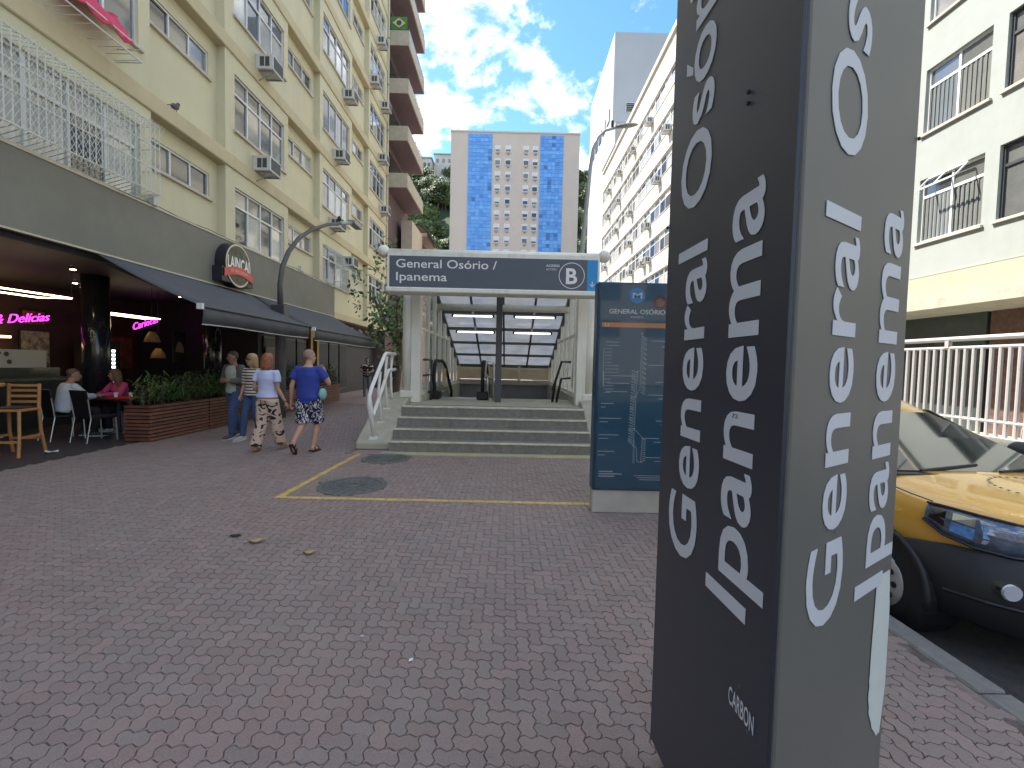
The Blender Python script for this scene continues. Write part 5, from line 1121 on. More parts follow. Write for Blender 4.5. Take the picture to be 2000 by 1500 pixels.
# ------------------------------------------------------------------ taxi at the kerb
tx_ = local_thing('taxi', 'yellow taxi with black lower bumper parked at the kerb behind the totem', 'car', (3.52, 2.32, -.13), 0)
paint = M('taxi_yellow', (.78, .42, .06), .3, var=.03, coat=.8, vs=1); cg_ = M('car_glass', (.03, .04, .036), .03, var=0, spec=.9, coat=1)
trim = M('bumper_black', (.017, .018, .021), .55, var=.15, vs=6)
def sec(y, w, zb_, zs, zt, crown_=.03):
    h = [(w * .97, zb_), (w, zb_ + .10), (w * 1.005, zs), (w * .985, zt - .10), (w * .93, zt - .03), (w * .72, zt), (w * .36, zt + crown_ * .8), (0, zt + crown_)]
    return [(x, y, z) for x, z in h] + [(-x, y, z) for x, z in h[::-1][1:]]
body = [sec(.09, .40, .58, .66, .86), sec(.15, .56, .56, .68, .885), sec(.28, .69, .55, .72, .91), sec(.46, .79, .52, .74, .935), sec(.70, .85, .50, .74, .955), sec(.9, .868, .50, .74, .975, .02), sec(1.08, .87, .50, .74, .985, .02), sec(1.5, .87, .30, .74, .985, .01), sec(2.6, .87, .28, .74, 1.0, .01), sec(3.6, .87, .30, .75, 1.02, .01), sec(4.05, .85, .45, .75, 1.0, .01), sec(4.24, .78, .5, .74, .92, .01)]
m = MB(); m.rings(body); m.build('body', paint, tx_, smooth=True)
def sec2(y, w, z0, z1): h = [(0, z0), (w * .8, z0), (w * .98, z0 + .06), (w * 1.012, (z0 + z1) / 2), (w * 1.0, z1), (w * .6, z1 + .02), (0, z1 + .03)]; return [(x, y, z) for x, z in h] + [(-x, y, z) for x, z in h[::-1][1:-1]]
m = MB(); m.rings([sec2(.0, .30, .24, .60), sec2(.03, .44, .22, .64), sec2(.10, .58, .20, .67), sec2(.22, .70, .19, .68), sec2(.38, .80, .19, .67), sec2(.55, .862, .2, .64), sec2(.62, .872, .22, .62)]); m.build('front_bumper', trim, tx_, smooth=True)
m = MB(); m.rings([sec2(3.75, .868, .2, .60), sec2(4.05, .86, .18, .6), sec2(4.3, .74, .2, .56)]); m.build('rear_bumper', trim, tx_, smooth=True)
for s in (-1, 1): m = MB(); m.box(s * .86 - .015, s * .86 + .015, 1.18, 3.2, .2, .36); m.build('sill_cladding', trim, tx_, bev=.01)
# cabin
def cab(z, ya, yb_, w): 
    r = .12; return [(-w, ya + r, z), (-w * .8, ya, z), (w * .8, ya, z), (w, ya + r, z), (w, yb_ - r, z), (w * .8, yb_, z), (-w * .8, yb_, z), (-w, yb_ - r, z)]
m = MB(); m.rings([cab(.97, .98, 4.12, .83), cab(1.16, 1.48, 4.05, .765), cab(1.34, 1.98, 3.95, .69), cab(1.45, 2.25, 3.85, .64), cab(1.53, 2.55, 3.6, .52), cab(1.55, 2.8, 3.3, .3)]); m.build('roof', paint, tx_, smooth=True)
def pan(name, pts, mat, off=(0, 0, 0)):
    m = MB(); P_ = [Vector(p) for p in pts]; n_ = (P_[1] - P_[0]).cross(P_[-1] - P_[0]).normalized(); c_ = sum(P_, Vector()) / len(P_)
    if n_.dot(c_ - Vector((0, 2.4, .8))) < 0: n_ = -n_
    k = len(P_); m.add([p + n_ * .006 for p in P_] + [p + n_ * .016 for p in P_], [tuple(range(k)), tuple(range(k, 2 * k))] + [(i, (i + 1) % k, (i + 1) % k + k, i + k) for i in range(k)]); return m.build(name, mat, tx_)
ws = pan('windshield', [(-.69, .98, .985), (.69, .98, .985), (.615, 1.475, 1.165), (.555, 1.965, 1.335), (-.555, 1.965, 1.335), (-.615, 1.475, 1.165)], cg_)
for s in (-1, 1):
    pan('side_window', [(s * .815, 1.35, 1.02), (s * .825, 2.45, 1.02), (s * .69, 2.45, 1.36), (s * .69, 2.1, 1.36)], cg_); pan('side_window', [(s * .825, 2.55, 1.02), (s * .825, 3.7, 1.02), (s * .69, 3.6, 1.36), (s * .69, 2.55, 1.36)], cg_)
    m = MB(); m.ell((s * .95, 1.5, 1.08), (.1, .07, .075)); m.build('mirror', trim, tx_, smooth=True)
    for y in (.74, 3.30):
        m = MB(); rg = []
        for r_, x in ((.18, .70), (.29, .68), (.305, .72), (.305, .84), (.29, .872), (.2, .876)): rg.append([(s * x, y + r_ * math.cos(2 * math.pi * k / 28), .30 + r_ * math.sin(2 * math.pi * k / 28)) for k in range(28)])
        m.rings(rg); w_ = m.build('wheel', rubber, tx_, smooth=True)
        m = MB(); m.rings([[(s * x, y + r_ * math.cos(2 * math.pi * k / 28), .30 + r_ * math.sin(2 * math.pi * k / 28)) for k in range(28)] for r_, x in ((.195, .865), (.19, .884), (.1, .892), (.03, .895))]); m.build('hubcap', M('hubcap_silver', (.5, .5, .5), .4, metal=.5), w_, smooth=True)
        m = MB()
        for k in range(10):
            a = 2 * math.pi * k / 10; c_ = Vector((s * .893, y + .135 * math.cos(a), .3 + .135 * math.sin(a))); m.tube([c_, c_ + Vector((s * .004, 0, 0))], .022, 8)
        m.build('hubcap_holes', black_m, w_, kind='stuff')
        m = MB(); a_ = np.linspace(-.15, math.pi + .15, 17); m.tube([(s * .868, y + .35 * math.cos(t), .30 + .35 * math.sin(t)) for t in a_], .022, 6); m.build('arch_trim', trim, tx_, smooth=True)
        m = MB(); m.prism([(y + .345 * math.cos(t), .30 + .345 * math.sin(t)) for t in np.linspace(0, 2 * math.pi, 25)[:-1]], 0, s * .62, s * .874); m.build('arch_well', black_m, tx_)
# headlamps: clear lens over a dark housing
lens = M('headlamp_lens', (.10, .13, .19), .04, var=.5, vs=14, spec=1, coat=1); blue_lens = M('lamp_blue', (.10, .28, .62), .08, var=.5, vs=25, coat=1); lerp_ = lambda a, b, t: tuple(x + (y - x) * t for x, y in zip(a, b)); chrome = M('chrome', (.8, .82, .85), .08, metal=1, var=0)
for s in (-1, 1):
    top = [(.80, .50, .905), (.765, .40, .905), (.70, .285, .895), (.60, .175, .88), (.47, .115, .86), (.36, .09, .84)]; bot = [(.825, .50, .80), (.79, .40, .735), (.72, .275, .70), (.615, .16, .69), (.48, .10, .695), (.37, .085, .71)]
    m = MB(); rg = [[(s * a[0] * (1 + .012 * k), a[1] - .016 * k, a[2]) for k in (0, 1)] + [(s * ((a[0] + b[0]) / 2 + .012), (a[1] + b[1]) / 2 - .026, (a[2] + b[2]) / 2)] + [(s * b[0] * (1 + .012 * k), b[1] - .016 * k, b[2]) for k in (1, 0)] for a, b in zip(top, bot)]
    m.rings(rg); h_ = m.build('headlamp', lens, tx_, smooth=True)
    for i0, i1, f0, f1, mt in ((0, 1, .25, .85, 1), (1, 2, .2, .55, 0), (1, 2, .6, .85, 1), (2, 4, .35, .72, 0), (2, 4, .18, .3, 1), (4, 5, .3, .7, 1)):
        m = MB(); q = []
        for ii, ff in ((i0 + .15, f0), (i1 - .1, f0), (i1 - .1, f1), (i0 + .15, f1)):
            e0 = int(ii); g_ = ii - e0; e1 = min(e0 + 1, 5); tp = lerp_(top[e0], top[e1], g_); bt_ = lerp_(bot[e0], bot[e1], g_); bow = 4 * ff * (1 - ff)
            q.append((s * (bt_[0] + (tp[0] - bt_[0]) * ff + .004 + .013 * bow), bt_[1] + (tp[1] - bt_[1]) * ff - .012 - .016 * bow, bt_[2] + (tp[2] - bt_[2]) * ff))
        m.add(q + [(p[0], p[1] + .004, p[2]) for p in q], [(0, 1, 2, 3), (7, 6, 5, 4), (0, 4, 5, 1), (1, 5, 6, 2), (2, 6, 7, 3), (3, 7, 4, 0)]); m.build('reflector', chrome if mt else blue_lens, h_)
    m = MB(); m.tube([(s * (a[0] + .012), a[1] - .012, a[2]) for a in top], .008, 5); m.tube([(s * (a[0] + .012), a[1] - .012, a[2]) for a in bot], .008, 5); m.build('lamp_gasket', black_m, h_)
    m = MB(); m.tube([(s * .63, .22, .50), (s * .65, .125, .50)], .05, 16); f_ = m.build('fog_lamp', chrome, tx_); m = MB(); m.tube([(s * .65, .126, .50), (s * .653, .112, .50)], .044, 16); m.build('fog_lens', M('fog_glass', (.5, .52, .55), .1, coat=1), f_)
    m = MB(); m.tube([(s * .80, .365, .40), (s * .70, .205, .40), (s * .58, .088, .40), (s * .42, .018, .40)], .012, 6); m.build('bumper_groove', black_m, tx_)
m = MB(); m.box(-.34, .34, .02, .1, .66, .80); m.build('grille', black_m, tx_, bev=.01)
for s in (-1, 1): m = MB(); m.tube([(s * .795, .47, .915), (s * .81, .6, .925), (s * .812, .98, .955)], .004, 5); m.build('bonnet_shut_line', black_m, tx_)
m = MB(); m.box(-.2, .2, -.012, .01, .36, .48); m.build('number_plate', M('plate_red', (.35, .03, .03), .5), tx_)
m = MB(); m.box(-.72, .72, .90, 1.02, .975, .99); m.build('cowl', trim, tx_)
for s in (-.42, .18): m = MB(); m.bar((s, .96, 1.005), (s + .52, 1.06, 1.035), .018, .014); m.build('wiper', black_m, tx_)
m = MB(); hz = lambda x, y: (.885 + (y - .15) * .125 + .03)
for k in range(30):
    a = 2 * math.pi * k / 30; x = .24 * math.cos(a); y = .58 + .2 * math.sin(a); m.quad((x - .012, y - .01, hz(x, y) + .012), (x + .012, y - .01, hz(x, y) + .012), (x + .012, y + .008, hz(x, y) + .016), (x - .012, y + .008, hz(x, y) + .016))
m.build('bonnet_emblem', M('emblem_black', (.02, .02, .02), .6), tx_)
m = MB(); m.box(-.22, .22, 2.1, 2.25, 1.53, 1.66); m.build('roof_sign', M('taxi_sign', (.75, .72, .6), .5), tx_, bev=.02)

# ------------------------------------------------------------------ people
def tube_into(m, pts, rs, n=12): m.tube(pts, rs, n)
def remesh(m, name, vox, smooth=4):
    me = bpy.data.meshes.new(name); me.from_pydata(m.v, [], m.f); me.update()
    bm = bmesh.new(); bm.from_mesh(me); bmesh.ops.recalc_face_normals(bm, faces=bm.faces); bm.to_mesh(me); bm.free()
    o = bpy.data.objects.new(name, me); COL.objects.link(o)
    a = o.modifiers.new('r', 'REMESH'); a.mode = 'VOXEL'; a.voxel_size = vox
    b = o.modifiers.new('s', 'SMOOTH'); b.factor = .5; b.iterations = smooth
    dg = bpy.context.evaluated_depsgraph_get(); me2 = bpy.data.meshes.new_from_object(o.evaluated_get(dg)); bpy.data.objects.remove(o)
    vs = [tuple(v.co) for v in me2.vertices]; fs = [tuple(p.vertices) for p in me2.polygons]; return vs, fs
TOR_M = [(-.16, .11, .085), (-.08, .155, .108), (0, .165, .115), (.25, .155, .108), (.5, .163, .112), (.72, .182, .115), (.88, .165, .098), (.97, .11, .075), (1.03, .06, .058)]
TOR_F = [(-.16, .11, .09), (-.08, .165, .118), (0, .17, .12), (.25, .138, .1), (.45, .135, .1), (.68, .155, .118), (.86, .142, .095), (.97, .09, .066), (1.03, .05, .05)]
def torso(m, P0, P1, side, rings, grow=0., t0=-9, t1=9, hem=0):
    P0 = Vector(P0); P1 = Vector(P1); ax = (P1 - P0); sd = Vector(side).normalized(); fw = ax.normalized().cross(sd).normalized() * -1
    rg = []
    R_ = [r for r in rings if t0 <= r[0] <= t1]
    if t0 > -9: R_ = [(t0, *[np.interp(t0, [q[0] for q in rings], [q[i] for q in rings]) + hem for i in (1, 2)])] + R_
    for t, a, b in R_: rg.append([P0 + ax * t + sd * (a + grow) * math.cos(2 * math.pi * k / 20) + fw * (b + grow) * math.sin(2 * math.pi * k / 20) for k in range(20)])
    m.rings(rg)
def lerp(a, b, t): return Vector(a) * (1 - t) + Vector(b) * t
def chain(a, b, c, ra, rb, rc, n=5):
    pts = []; rs = []
    for k in range(n): t = k / n; pts.append(lerp(a, b, t)); rs.append(ra + (rb - ra) * t)
    for k in range(n + 1): t = k / n; pts.append(lerp(b, c, t)); bulge = .10 * math.sin(math.pi * min(1, t * 1.6)) if t < .62 else 0; rs.append((rb + (rc - rb) * t) * (1 + bulge))
    return pts, rs
def hand(mb, wrist, d, palm_n, curl=.5, s=1.):
    d = Vector(d).normalized(); n_ = Vector(palm_n); n_ = (n_ - d * n_.dot(d)).normalized(); sd = d.cross(n_); w = Vector(wrist)
    mb.rings([[w + d * t * s + sd * a * math.cos(2 * math.pi * k / 10) * s + n_ * b * math.sin(2 * math.pi * k / 10) * s for k in range(10)] for t, a, b in ((-.01, .024, .02), (.03, .034, .016), (.07, .042, .014), (.095, .038, .011))])
    for i, (o_, ln) in enumerate(((-.03, .058), (-.01, .07), (.01, .075), (.03, .066))):
        p = w + d * .085 * s + sd * o_ * s; pts = [p]; ang = 0
        for seg in (.42, .33, .25): ang += curl * (.8 if seg > .4 else 1.); p = p + (d * math.cos(ang) + n_ * math.sin(ang)) * ln * seg * s; pts.append(p)
        mb.tube(pts, [.0092 * s, .0085 * s, .0078 * s, .006 * s], 7)
    p = w + d * .03 * s - sd * .03 * s; q = p + (d * .55 - sd * .6 + n_ * .4) * .04 * s; mb.tube([p, q, q + (d * .8 + n_ * .5) * .03 * s], [.012 * s, .01 * s, .008 * s], 7)
def person(label, loc, rz, J, fem=False, scale=1., skin=(.42, .24, .16), top=None, bottom=None, shoes=None, hair=None, jacket=None, extras=None, name='person'):
    t = local_thing(name, label, 'person', loc, rz, None, scale)
    D = dict(pelvis=(0, 0, .95), neck=(0, .0, 1.46), head=(0, .03, 1.615), side=(1, 0, 0), headyaw=0., headtilt=0., shL=(-.185, 0, 1.40), shR=(.185, 0, 1.40), elL=(-.235, -.02, 1.12), elR=(.235, -.02, 1.12), wrL=(-.245, .05, .87), wrR=(.245, .05, .87),
             hipL=(-.09, 0, .92), hipR=(.09, 0, .92), knL=(-.1, .02, .5), knR=(.1, .02, .5), anL=(-.1, -.02, .085), anR=(.1, -.02, .085), toeL=(-.12, .16, .03), toeR=(.12, .16, .03), hdL=None, hdR=None, curl=.45, pnL=(1, 0, 0), pnR=(-1, 0, 0))
    D.update(J); rings = TOR_F if fem else TOR_M; k_ = .9 if fem else 1.
    m = MB(); torso(m, D['pelvis'], D['neck'], D['side'], rings)
    for s in 'LR':
        p, r = chain(D['sh' + s], D['el' + s], D['wr' + s], .05 * k_, .041 * k_, .027 * k_); m.tube(p, r, 12)
        p, r = chain(D['hip' + s], D['kn' + s], D['an' + s], .085, .057 * k_, .04 * k_); m.tube(p, r, 12)
        a = Vector(D['an' + s]); to = Vector(D['toe' + s]); f = (to - a); f = f.normalized(); heel = a - f * .05 - Vector((0, 0, .045)); m.tube([heel, lerp(heel, to, .35) + Vector((0, 0, .012)), lerp(heel, to, .75), to], [.034, .042, .04, .026], 10)
    H = Vector(D['head']); Rm = Matrix.Rotation(D['headyaw'], 3, 'Z') @ Matrix.Rotation(D['headtilt'], 3, 'X')
    m.tube([Vector(D['neck']) - Vector((0, 0, .06)), lerp(D['neck'], H, .45), H], [.062 * k_, .055 * k_, .05], 12)
    prof = [(-.118, .028, .03, .038), (-.10, .045, .05, .03), (-.07, .058, .07, .014), (-.03, .069, .085, .004), (.02, .075, .094, -.004), (.06, .073, .092, -.008), (.09, .058, .074, -.01), (.112, .034, .044, -.01), (.12, .012, .016, -.01)]
    m.rings([[H + Rm @ Vector((a * math.cos(2 * math.pi * k / 18), b * math.sin(2 * math.pi * k / 18) + o_, z)) for k in range(18)] for z, a, b, o_ in prof])
    m.tube([H + Rm @ Vector((0, .082, .025)), H + Rm @ Vector((0, .108, -.022)), H + Rm @ Vector((0, .085, -.04))], [.009, .015, .008], 8)
    for s in (-1, 1): m.ell(H + Rm @ Vector((s * .077, -.005, -.005)), (.011, .022, .032), 8, 6, rot=Rm)
    vs, fs = remesh(m, 'b', .0125)
    mb = MB(); mb.add(vs, fs)
    for s in 'LR':
        w = Vector(D['wr' + s]); d = Vector(D['hd' + s]) if D['hd' + s] else (w - Vector(D['el' + s])); hand(mb, w, d, D['pn' + s], D['curl'], .95 * k_)
    for s in (-1, 1): mb.ell(H + Rm @ Vector((s * .03, .082, .012)), (.012, .006, .008), 8, 6, 1, Rm); mb.tube([H + Rm @ Vector((s * .014, .09, .033)), H + Rm @ Vector((s * .032, .089, .037)), H + Rm @ Vector((s * .047, .078, .031))], .004, 5, 1)
    mb.tube([H + Rm @ Vector((-.022, .084, -.062)), H + Rm @ Vector((0, .093, -.062)), H + Rm @ Vector((.022, .084, -.062))], .0055, 5, 2)
    mb.build('body', [M('skin_%.2f' % skin[0], skin, .55, var=.08, vs=8), M('eye_dark', (.03, .02, .015), .3), M('lips', (.33, .12, .1), .5)], t, smooth=True)
    def garment(nm, mat, build, vox=.014, sm=5):
        g_ = MB(); build(g_); v_, f_ = remesh(g_, nm, vox, sm); q = MB(); q.add(v_, f_); q.build(nm, mat, t, smooth=True)
    def sleeve(g_, s, frac, gr, loose=0.):
        p, r = chain(D['sh' + s], D['el' + s], D['wr' + s], .056 * k_, .045 * k_, .032 * k_); n_ = max(3, int(len(p) * frac)); pp = p[:n_]; rr = [x + gr + loose * i / n_ for i, x in enumerate(r[:n_])]; inn = lerp(D['sh' + s], lerp(D['pelvis'], D['neck'], .82), .45); g_.tube([inn] + pp, [rr[0] * 1.05] + rr, 12)
    if top:
        def bt(g_):
            torso(g_, D['pelvis'], D['neck'], D['side'], rings, top.get('grow', .016), top.get('t0', -.12), .985, top.get('hem', .012))
            for s in 'LR': sleeve(g_, s, top['sleeve'], top.get('sg', .012), top.get('loose', .01))
        garment('shirt', top['mat'], bt)
    if jacket:
        def bj(g_):
            P0 = Vector(D['pelvis']); P1 = Vector(D['neck'])
            for s, sg in (('L', -1), ('R', 1)):
                side = Vector(D['side']).normalized(); fw = (P1 - P0).normalized().cross(side)
                rg = []
                for tt, a, b in rings:
                    if tt < -.1 or tt > .98: continue
                    arc = []
                    for q in np.linspace(-1.75 if sg > 0 else math.pi - .72, .72 if sg > 0 else math.pi + 1.75, 12): arc.append(P0 + (P1 - P0) * tt + side * (a + .034) * math.cos(q) + fw * (b + .034) * math.sin(q))
                    inn = [P0 + (P1 - P0) * tt + (x - (P0 + (P1 - P0) * tt)) * .84 for x in arc[::-1]]; rg.append(arc + inn)
                g_.rings(rg); sleeve(g_, s, .97, .024)
        garment('jacket', jacket, bj)
    if bottom:
        def bb_(g_):
            torso(g_, D['pelvis'], D['neck'], D['side'], rings, .012, -.16, .1)
            for s in 'LR':
                p, r = chain(D['hip' + s], D['kn' + s], D['an' + s], .09, .062, .046); n_ = max(3, int(round(len(p) * bottom['len']))); fl = bottom.get('flare', 0)
                g_.tube(p[:n_], [x + bottom.get('grow', .012) + fl * (i / n_) for i, x in enumerate(r[:n_])], 14)
        garment('trousers' if bottom['len'] > .7 else 'shorts', bottom['mat'], bb_)
    if shoes:
        for s in 'LR':
            a = Vector(D['an' + s]); to = Vector(D['toe' + s]); f = (to - a).normalized(); heel = a - f * .055 - Vector((0, 0, .048)); up = Vector((0, 0, 1)); sdv = f.cross(up).normalized(); nv = sdv.cross(f).normalized()
            m = MB(); fw = (to - heel).normalized(); nv = sdv.cross(fw).normalized(); nv = nv if nv.z > 0 else -nv
            if shoes.get('sandal'):
                m.rings([[heel + fw * q * (to - heel).length * 1.08 - nv * .03 + sdv * w_ * c_ + nv * h_ for c_, h_ in ((-1, 0), (1, 0), (1, .016), (-1, .016))] for q, w_ in ((-.06, .03), (.2, .038), (.7, .046), (1.0, .03))])
                for q in (.25, .68): c_ = lerp(heel, to, q); m.tube([c_ + sdv * .046 - nv * .02, c_ + sdv * .035 + nv * .03, c_ + nv * .046, c_ - sdv * .035 + nv * .03, c_ - sdv * .046 - nv * .02], .011, 6)
                m.build('sandal', shoes['mat'], t)
            else:
                m.rings([[heel + fw * q * (to - heel).length * 1.08 + sdv * w_ * math.cos(2 * math.pi * k / 12) + nv * (h_ * max(-.55, math.sin(2 * math.pi * k / 12)) - .005) for k in range(12)] for q, w_, h_ in ((-.09, .025, .04), (.0, .041, .065), (.25, .044, .068), (.55, .048, .05), (.9, .043, .038), (1.06, .02, .022))]); o_ = m.build('shoe', shoes['mat'], t, smooth=True)
                m = MB(); m.rings([[heel + fw * q * (to - heel).length * 1.08 - nv * .036 + sdv * w_ * c_ + nv * h_ for c_, h_ in ((-1, 0), (1, 0), (1, .016), (-1, .016))] for q, w_ in ((-.1, .028), (.1, .043), (.6, .05), (1.08, .025))]); m.build('sole', wht_b, o_)
    if hair:
        m = MB(); hs = hair['shape']
        if hs == 'short':
            m.rings([[H + Rm @ Vector((a * math.cos(2 * math.pi * k / 18), b * math.sin(2 * math.pi * k / 18) + o_, z)) for k in range(18)] for z, a, b, o_ in ((-.03, .066, .03, -.058), (.0, .077, .055, -.04), (.04, .080, .085, -.018), (.08, .068, .088, -.01), (.112, .045, .06, -.01), (.128, .016, .022, -.01))])
        elif hs == 'bob':
            m.rings([[H + Rm @ Vector((a * math.cos(2 * math.pi * k / 22) * (1 + .05 * math.sin(k * 5.3)), b * math.sin(2 * math.pi * k / 22) + o_, z + .008 * math.sin(k * 3.1))) for k in range(22)] for z, a, b, o_ in ((-.17, .075, .045, -.055), (-.13, .098, .07, -.045), (-.07, .108, .082, -.035), (0, .105, .09, -.026), (.05, .1, .1, -.014), (.095, .082, .09, -.01), (.125, .05, .06, -.008), (.138, .018, .02, -.008))])
        else:
            m.rings([[H + Rm @ Vector((a * math.cos(2 * math.pi * k / 22) * (1 + .07 * math.sin(k * 5.3 + z * 40)), b * math.sin(2 * math.pi * k / 22) + o_, z)) for k in range(22)] for z, a, b, o_ in ((-.3, .07, .04, -.07), (-.22, .105, .06, -.065), (-.12, .115, .07, -.055), (0, .105, .08, -.04), (.05, .095, .095, -.018), (.095, .078, .088, -.01), (.125, .045, .055, -.008), (.138, .016, .02, -.008))])
        m.build('hair', hair['mat'], t, smooth=True)
        m = MB()
        for k in range(0 if hs == 'short' else 160):
            a = random.uniform(.15, math.pi * 2 - .15) - math.pi / 2 + math.pi; z0_ = random.uniform(.0, .11); rr = .1 * math.sqrt(max(.1, 1 - (z0_ / .14) ** 2)); p = Vector((rr * math.cos(a), rr * .92 * math.sin(a) - .02, z0_)); 
            if p.y > .055 and z0_ < .06: continue
            q = Vector((p.x * 1.1, p.y - .01, p.z - random.uniform(.08, .2))); m.tube([H + Rm @ p, H + Rm @ lerp(p, q, .5) * 1.0 + Vector((0, 0, .0)), H + Rm @ q], [.006, .006, .002], 4)
        if m.v: m.build('hair_strands', hair['mat'], t)
    if extras: extras(t, D, H, Rm)
    return t
def pattern(name, a, b, kind, sc, lo, hi, c3=None):
    m = bpy.data.materials.new(name); m.use_nodes = True; t = m.node_tree; l = t.links; p = t.nodes['Principled BSDF']; p.inputs['Roughness'].default_value = .85; tc = t.nodes.new('ShaderNodeTexCoord')
    if kind == 'stripe':
        sp = t.nodes.new('ShaderNodeSeparateXYZ'); l.new(tc.outputs['Object'], sp.inputs[0]); ml = t.nodes.new('ShaderNodeMath'); ml.operation = 'MULTIPLY'; ml.inputs[1].default_value = sc; l.new(sp.outputs[2], ml.inputs[0]); fr = t.nodes.new('ShaderNodeMath'); fr.operation = 'FRACT'; l.new(ml.outputs[0], fr.inputs[0]); src = fr.outputs[0]
    else:
        n = t.nodes.new('ShaderNodeTexNoise'); mp = t.nodes.new('ShaderNodeMapping'); l.new(tc.outputs['Object'], mp.inputs[0]); mp.inputs['Scale'].default_value = (1, 1, 1.6) if kind == 'blot' else (1.3, 1.3, .8); l.new(mp.outputs[0], n.inputs['Vector']); n.inputs['Scale'].default_value = sc; n.inputs['Detail'].default_value = 1.5; n.inputs['Distortion'].default_value = 1.2; src = n.outputs[0]
    r = t.nodes.new('ShaderNodeValToRGB'); r.color_ramp.interpolation = 'CONSTANT'; e = r.color_ramp.elements; e[0].position = 0; e[0].color = (*a, 1); e[1].position = lo; e[1].color = (*b, 1)
    if hi: q = e.new(hi); q.color = (*(c3 or a), 1)
    l.new(src, r.inputs[0]); l.new(r.outputs[0], p.inputs['Base Color']); return m
fab = lambda n, c: M('cloth_' + n, c, .85, var=.14, vs=6, bump=.55, bs=9)
jeans = fab('jeans', (.045, .085, .19)); 
# man in blue T-shirt walking away, hand at his mouth
person('bald man in a blue T-shirt and patterned shorts walking away, hand raised to his mouth', (-3.42, 7.62, 0), R(-4), dict(
    elL=(-.25, -.05, 1.12), wrL=(-.29, .0, .86), elR=(.30, .12, 1.17), wrR=(.17, .24, 1.37), hdR=(-.35, -.1, .6), pnR=(0, -1, 0), headyaw=R(-38), headtilt=R(0), head=(.01, .03, 1.615),
    knL=(-.10, .02, .50), anL=(-.12, -.26, .20), toeL=(-.13, -.16, .035), knR=(.08, .18, .52), anR=(.03, .10, .085), toeR=(.05, .29, .03)), scale=1.02, skin=(.50, .29, .20),
    top=dict(mat=fab('royal_blue', (.03, .055, .30)), sleeve=.42, grow=.03, t0=-.2, hem=.03, loose=.03, sg=.018), bottom=dict(mat=pattern('shorts_print', (.015, .018, .05), (.65, .66, .68), 'streak', 13, .52, .60), len=.5, grow=.03, flare=.03), shoes=dict(mat=rubber, sandal=True), hair=dict(shape='short', mat=M('stubble', (.30, .19, .14), .7)),
    extras=lambda t, D, H, Rm: (MB().tube([H + Rm @ Vector((.075, -.02, .015)), H + Rm @ Vector((.077, .06, .015))], .004, 5).build('glasses_arm', black_m, t), MB().ell((.24, .02, 1.0), (.06, .09, .1)).build('shoulder_bag', fab('teal', (.22, .45, .42)), t, smooth=True)))
# woman in pale T-shirt and patterned trousers
person('red-haired woman in a pale T-shirt and patterned wide trousers walking away', (-4.17, 7.72, 0), R(-8), dict(
    elL=(-.21, -.05, 1.13), wrL=(-.20, .14, .98), elR=(.22, -.02, 1.12), wrR=(.36, .0, .88), headyaw=R(-14), knL=(-.1, -.0, .5), anL=(-.16, -.10, .085), toeL=(-.2, .07, .03), knR=(.09, .12, .52), anR=(.10, .22, .12), toeR=(.14, .38, .05)), fem=True, scale=.97, skin=(.45, .25, .16),
    top=dict(mat=fab('pale_blue', (.52, .56, .78)), sleeve=.38, grow=.018, t0=.02, hem=.014, loose=.015), bottom=dict(mat=pattern('trouser_print', (.02, .017, .017), (.62, .46, .36), 'blot', 5.6, .40, .62, (.035, .03, .03)), len=.97, grow=.022, flare=.035), shoes=dict(mat=M('sandal_tan', (.35, .2, .13), .7), sandal=True), hair=dict(shape='bob', mat=M('hair_copper', (.26, .095, .03), .55, var=.6, vs=30)),
    extras=lambda t, D, H, Rm: MB().tube([(.345, -.03, .91), (.36, .04, .90), (.39, .0, .895), (.345, -.03, .91)], .007, 6).build('wristband', black_m, t))
# man in grey jacket
person('man in a grey jacket, pale T-shirt and jeans holding something in both hands', (-5.55, 9.05, 0), R(163), dict(
    elL=(-.25, .02, 1.14), wrL=(-.06, .22, 1.14), elR=(.25, .02, 1.14), wrR=(.06, .22, 1.16), hdL=(.6, .35, 0), hdR=(-.6, .35, 0), pnL=(0, -1, 0), pnR=(0, -1, 0), headyaw=R(-30), headtilt=R(-6),
    knL=(-.1, .14, .52), anL=(-.11, .15, .085), toeL=(-.14, .34, .03), knR=(.1, -.06, .5), anR=(.1, -.22, .11), toeR=(.12, -.05, .03)), scale=1.0, skin=(.30, .155, .10),
    top=dict(mat=fab('pale_green', (.42, .46, .38)), sleeve=.3, grow=.014, t0=-.12), jacket=fab('jacket_grey', (.11, .105, .10)), bottom=dict(mat=jeans, len=.97, grow=.014, flare=.008), shoes=dict(mat=M('shoe_dark', (.05, .06, .08), .7)), hair=dict(shape='short', mat=M('hair_crop', (.06, .045, .035), .8)))
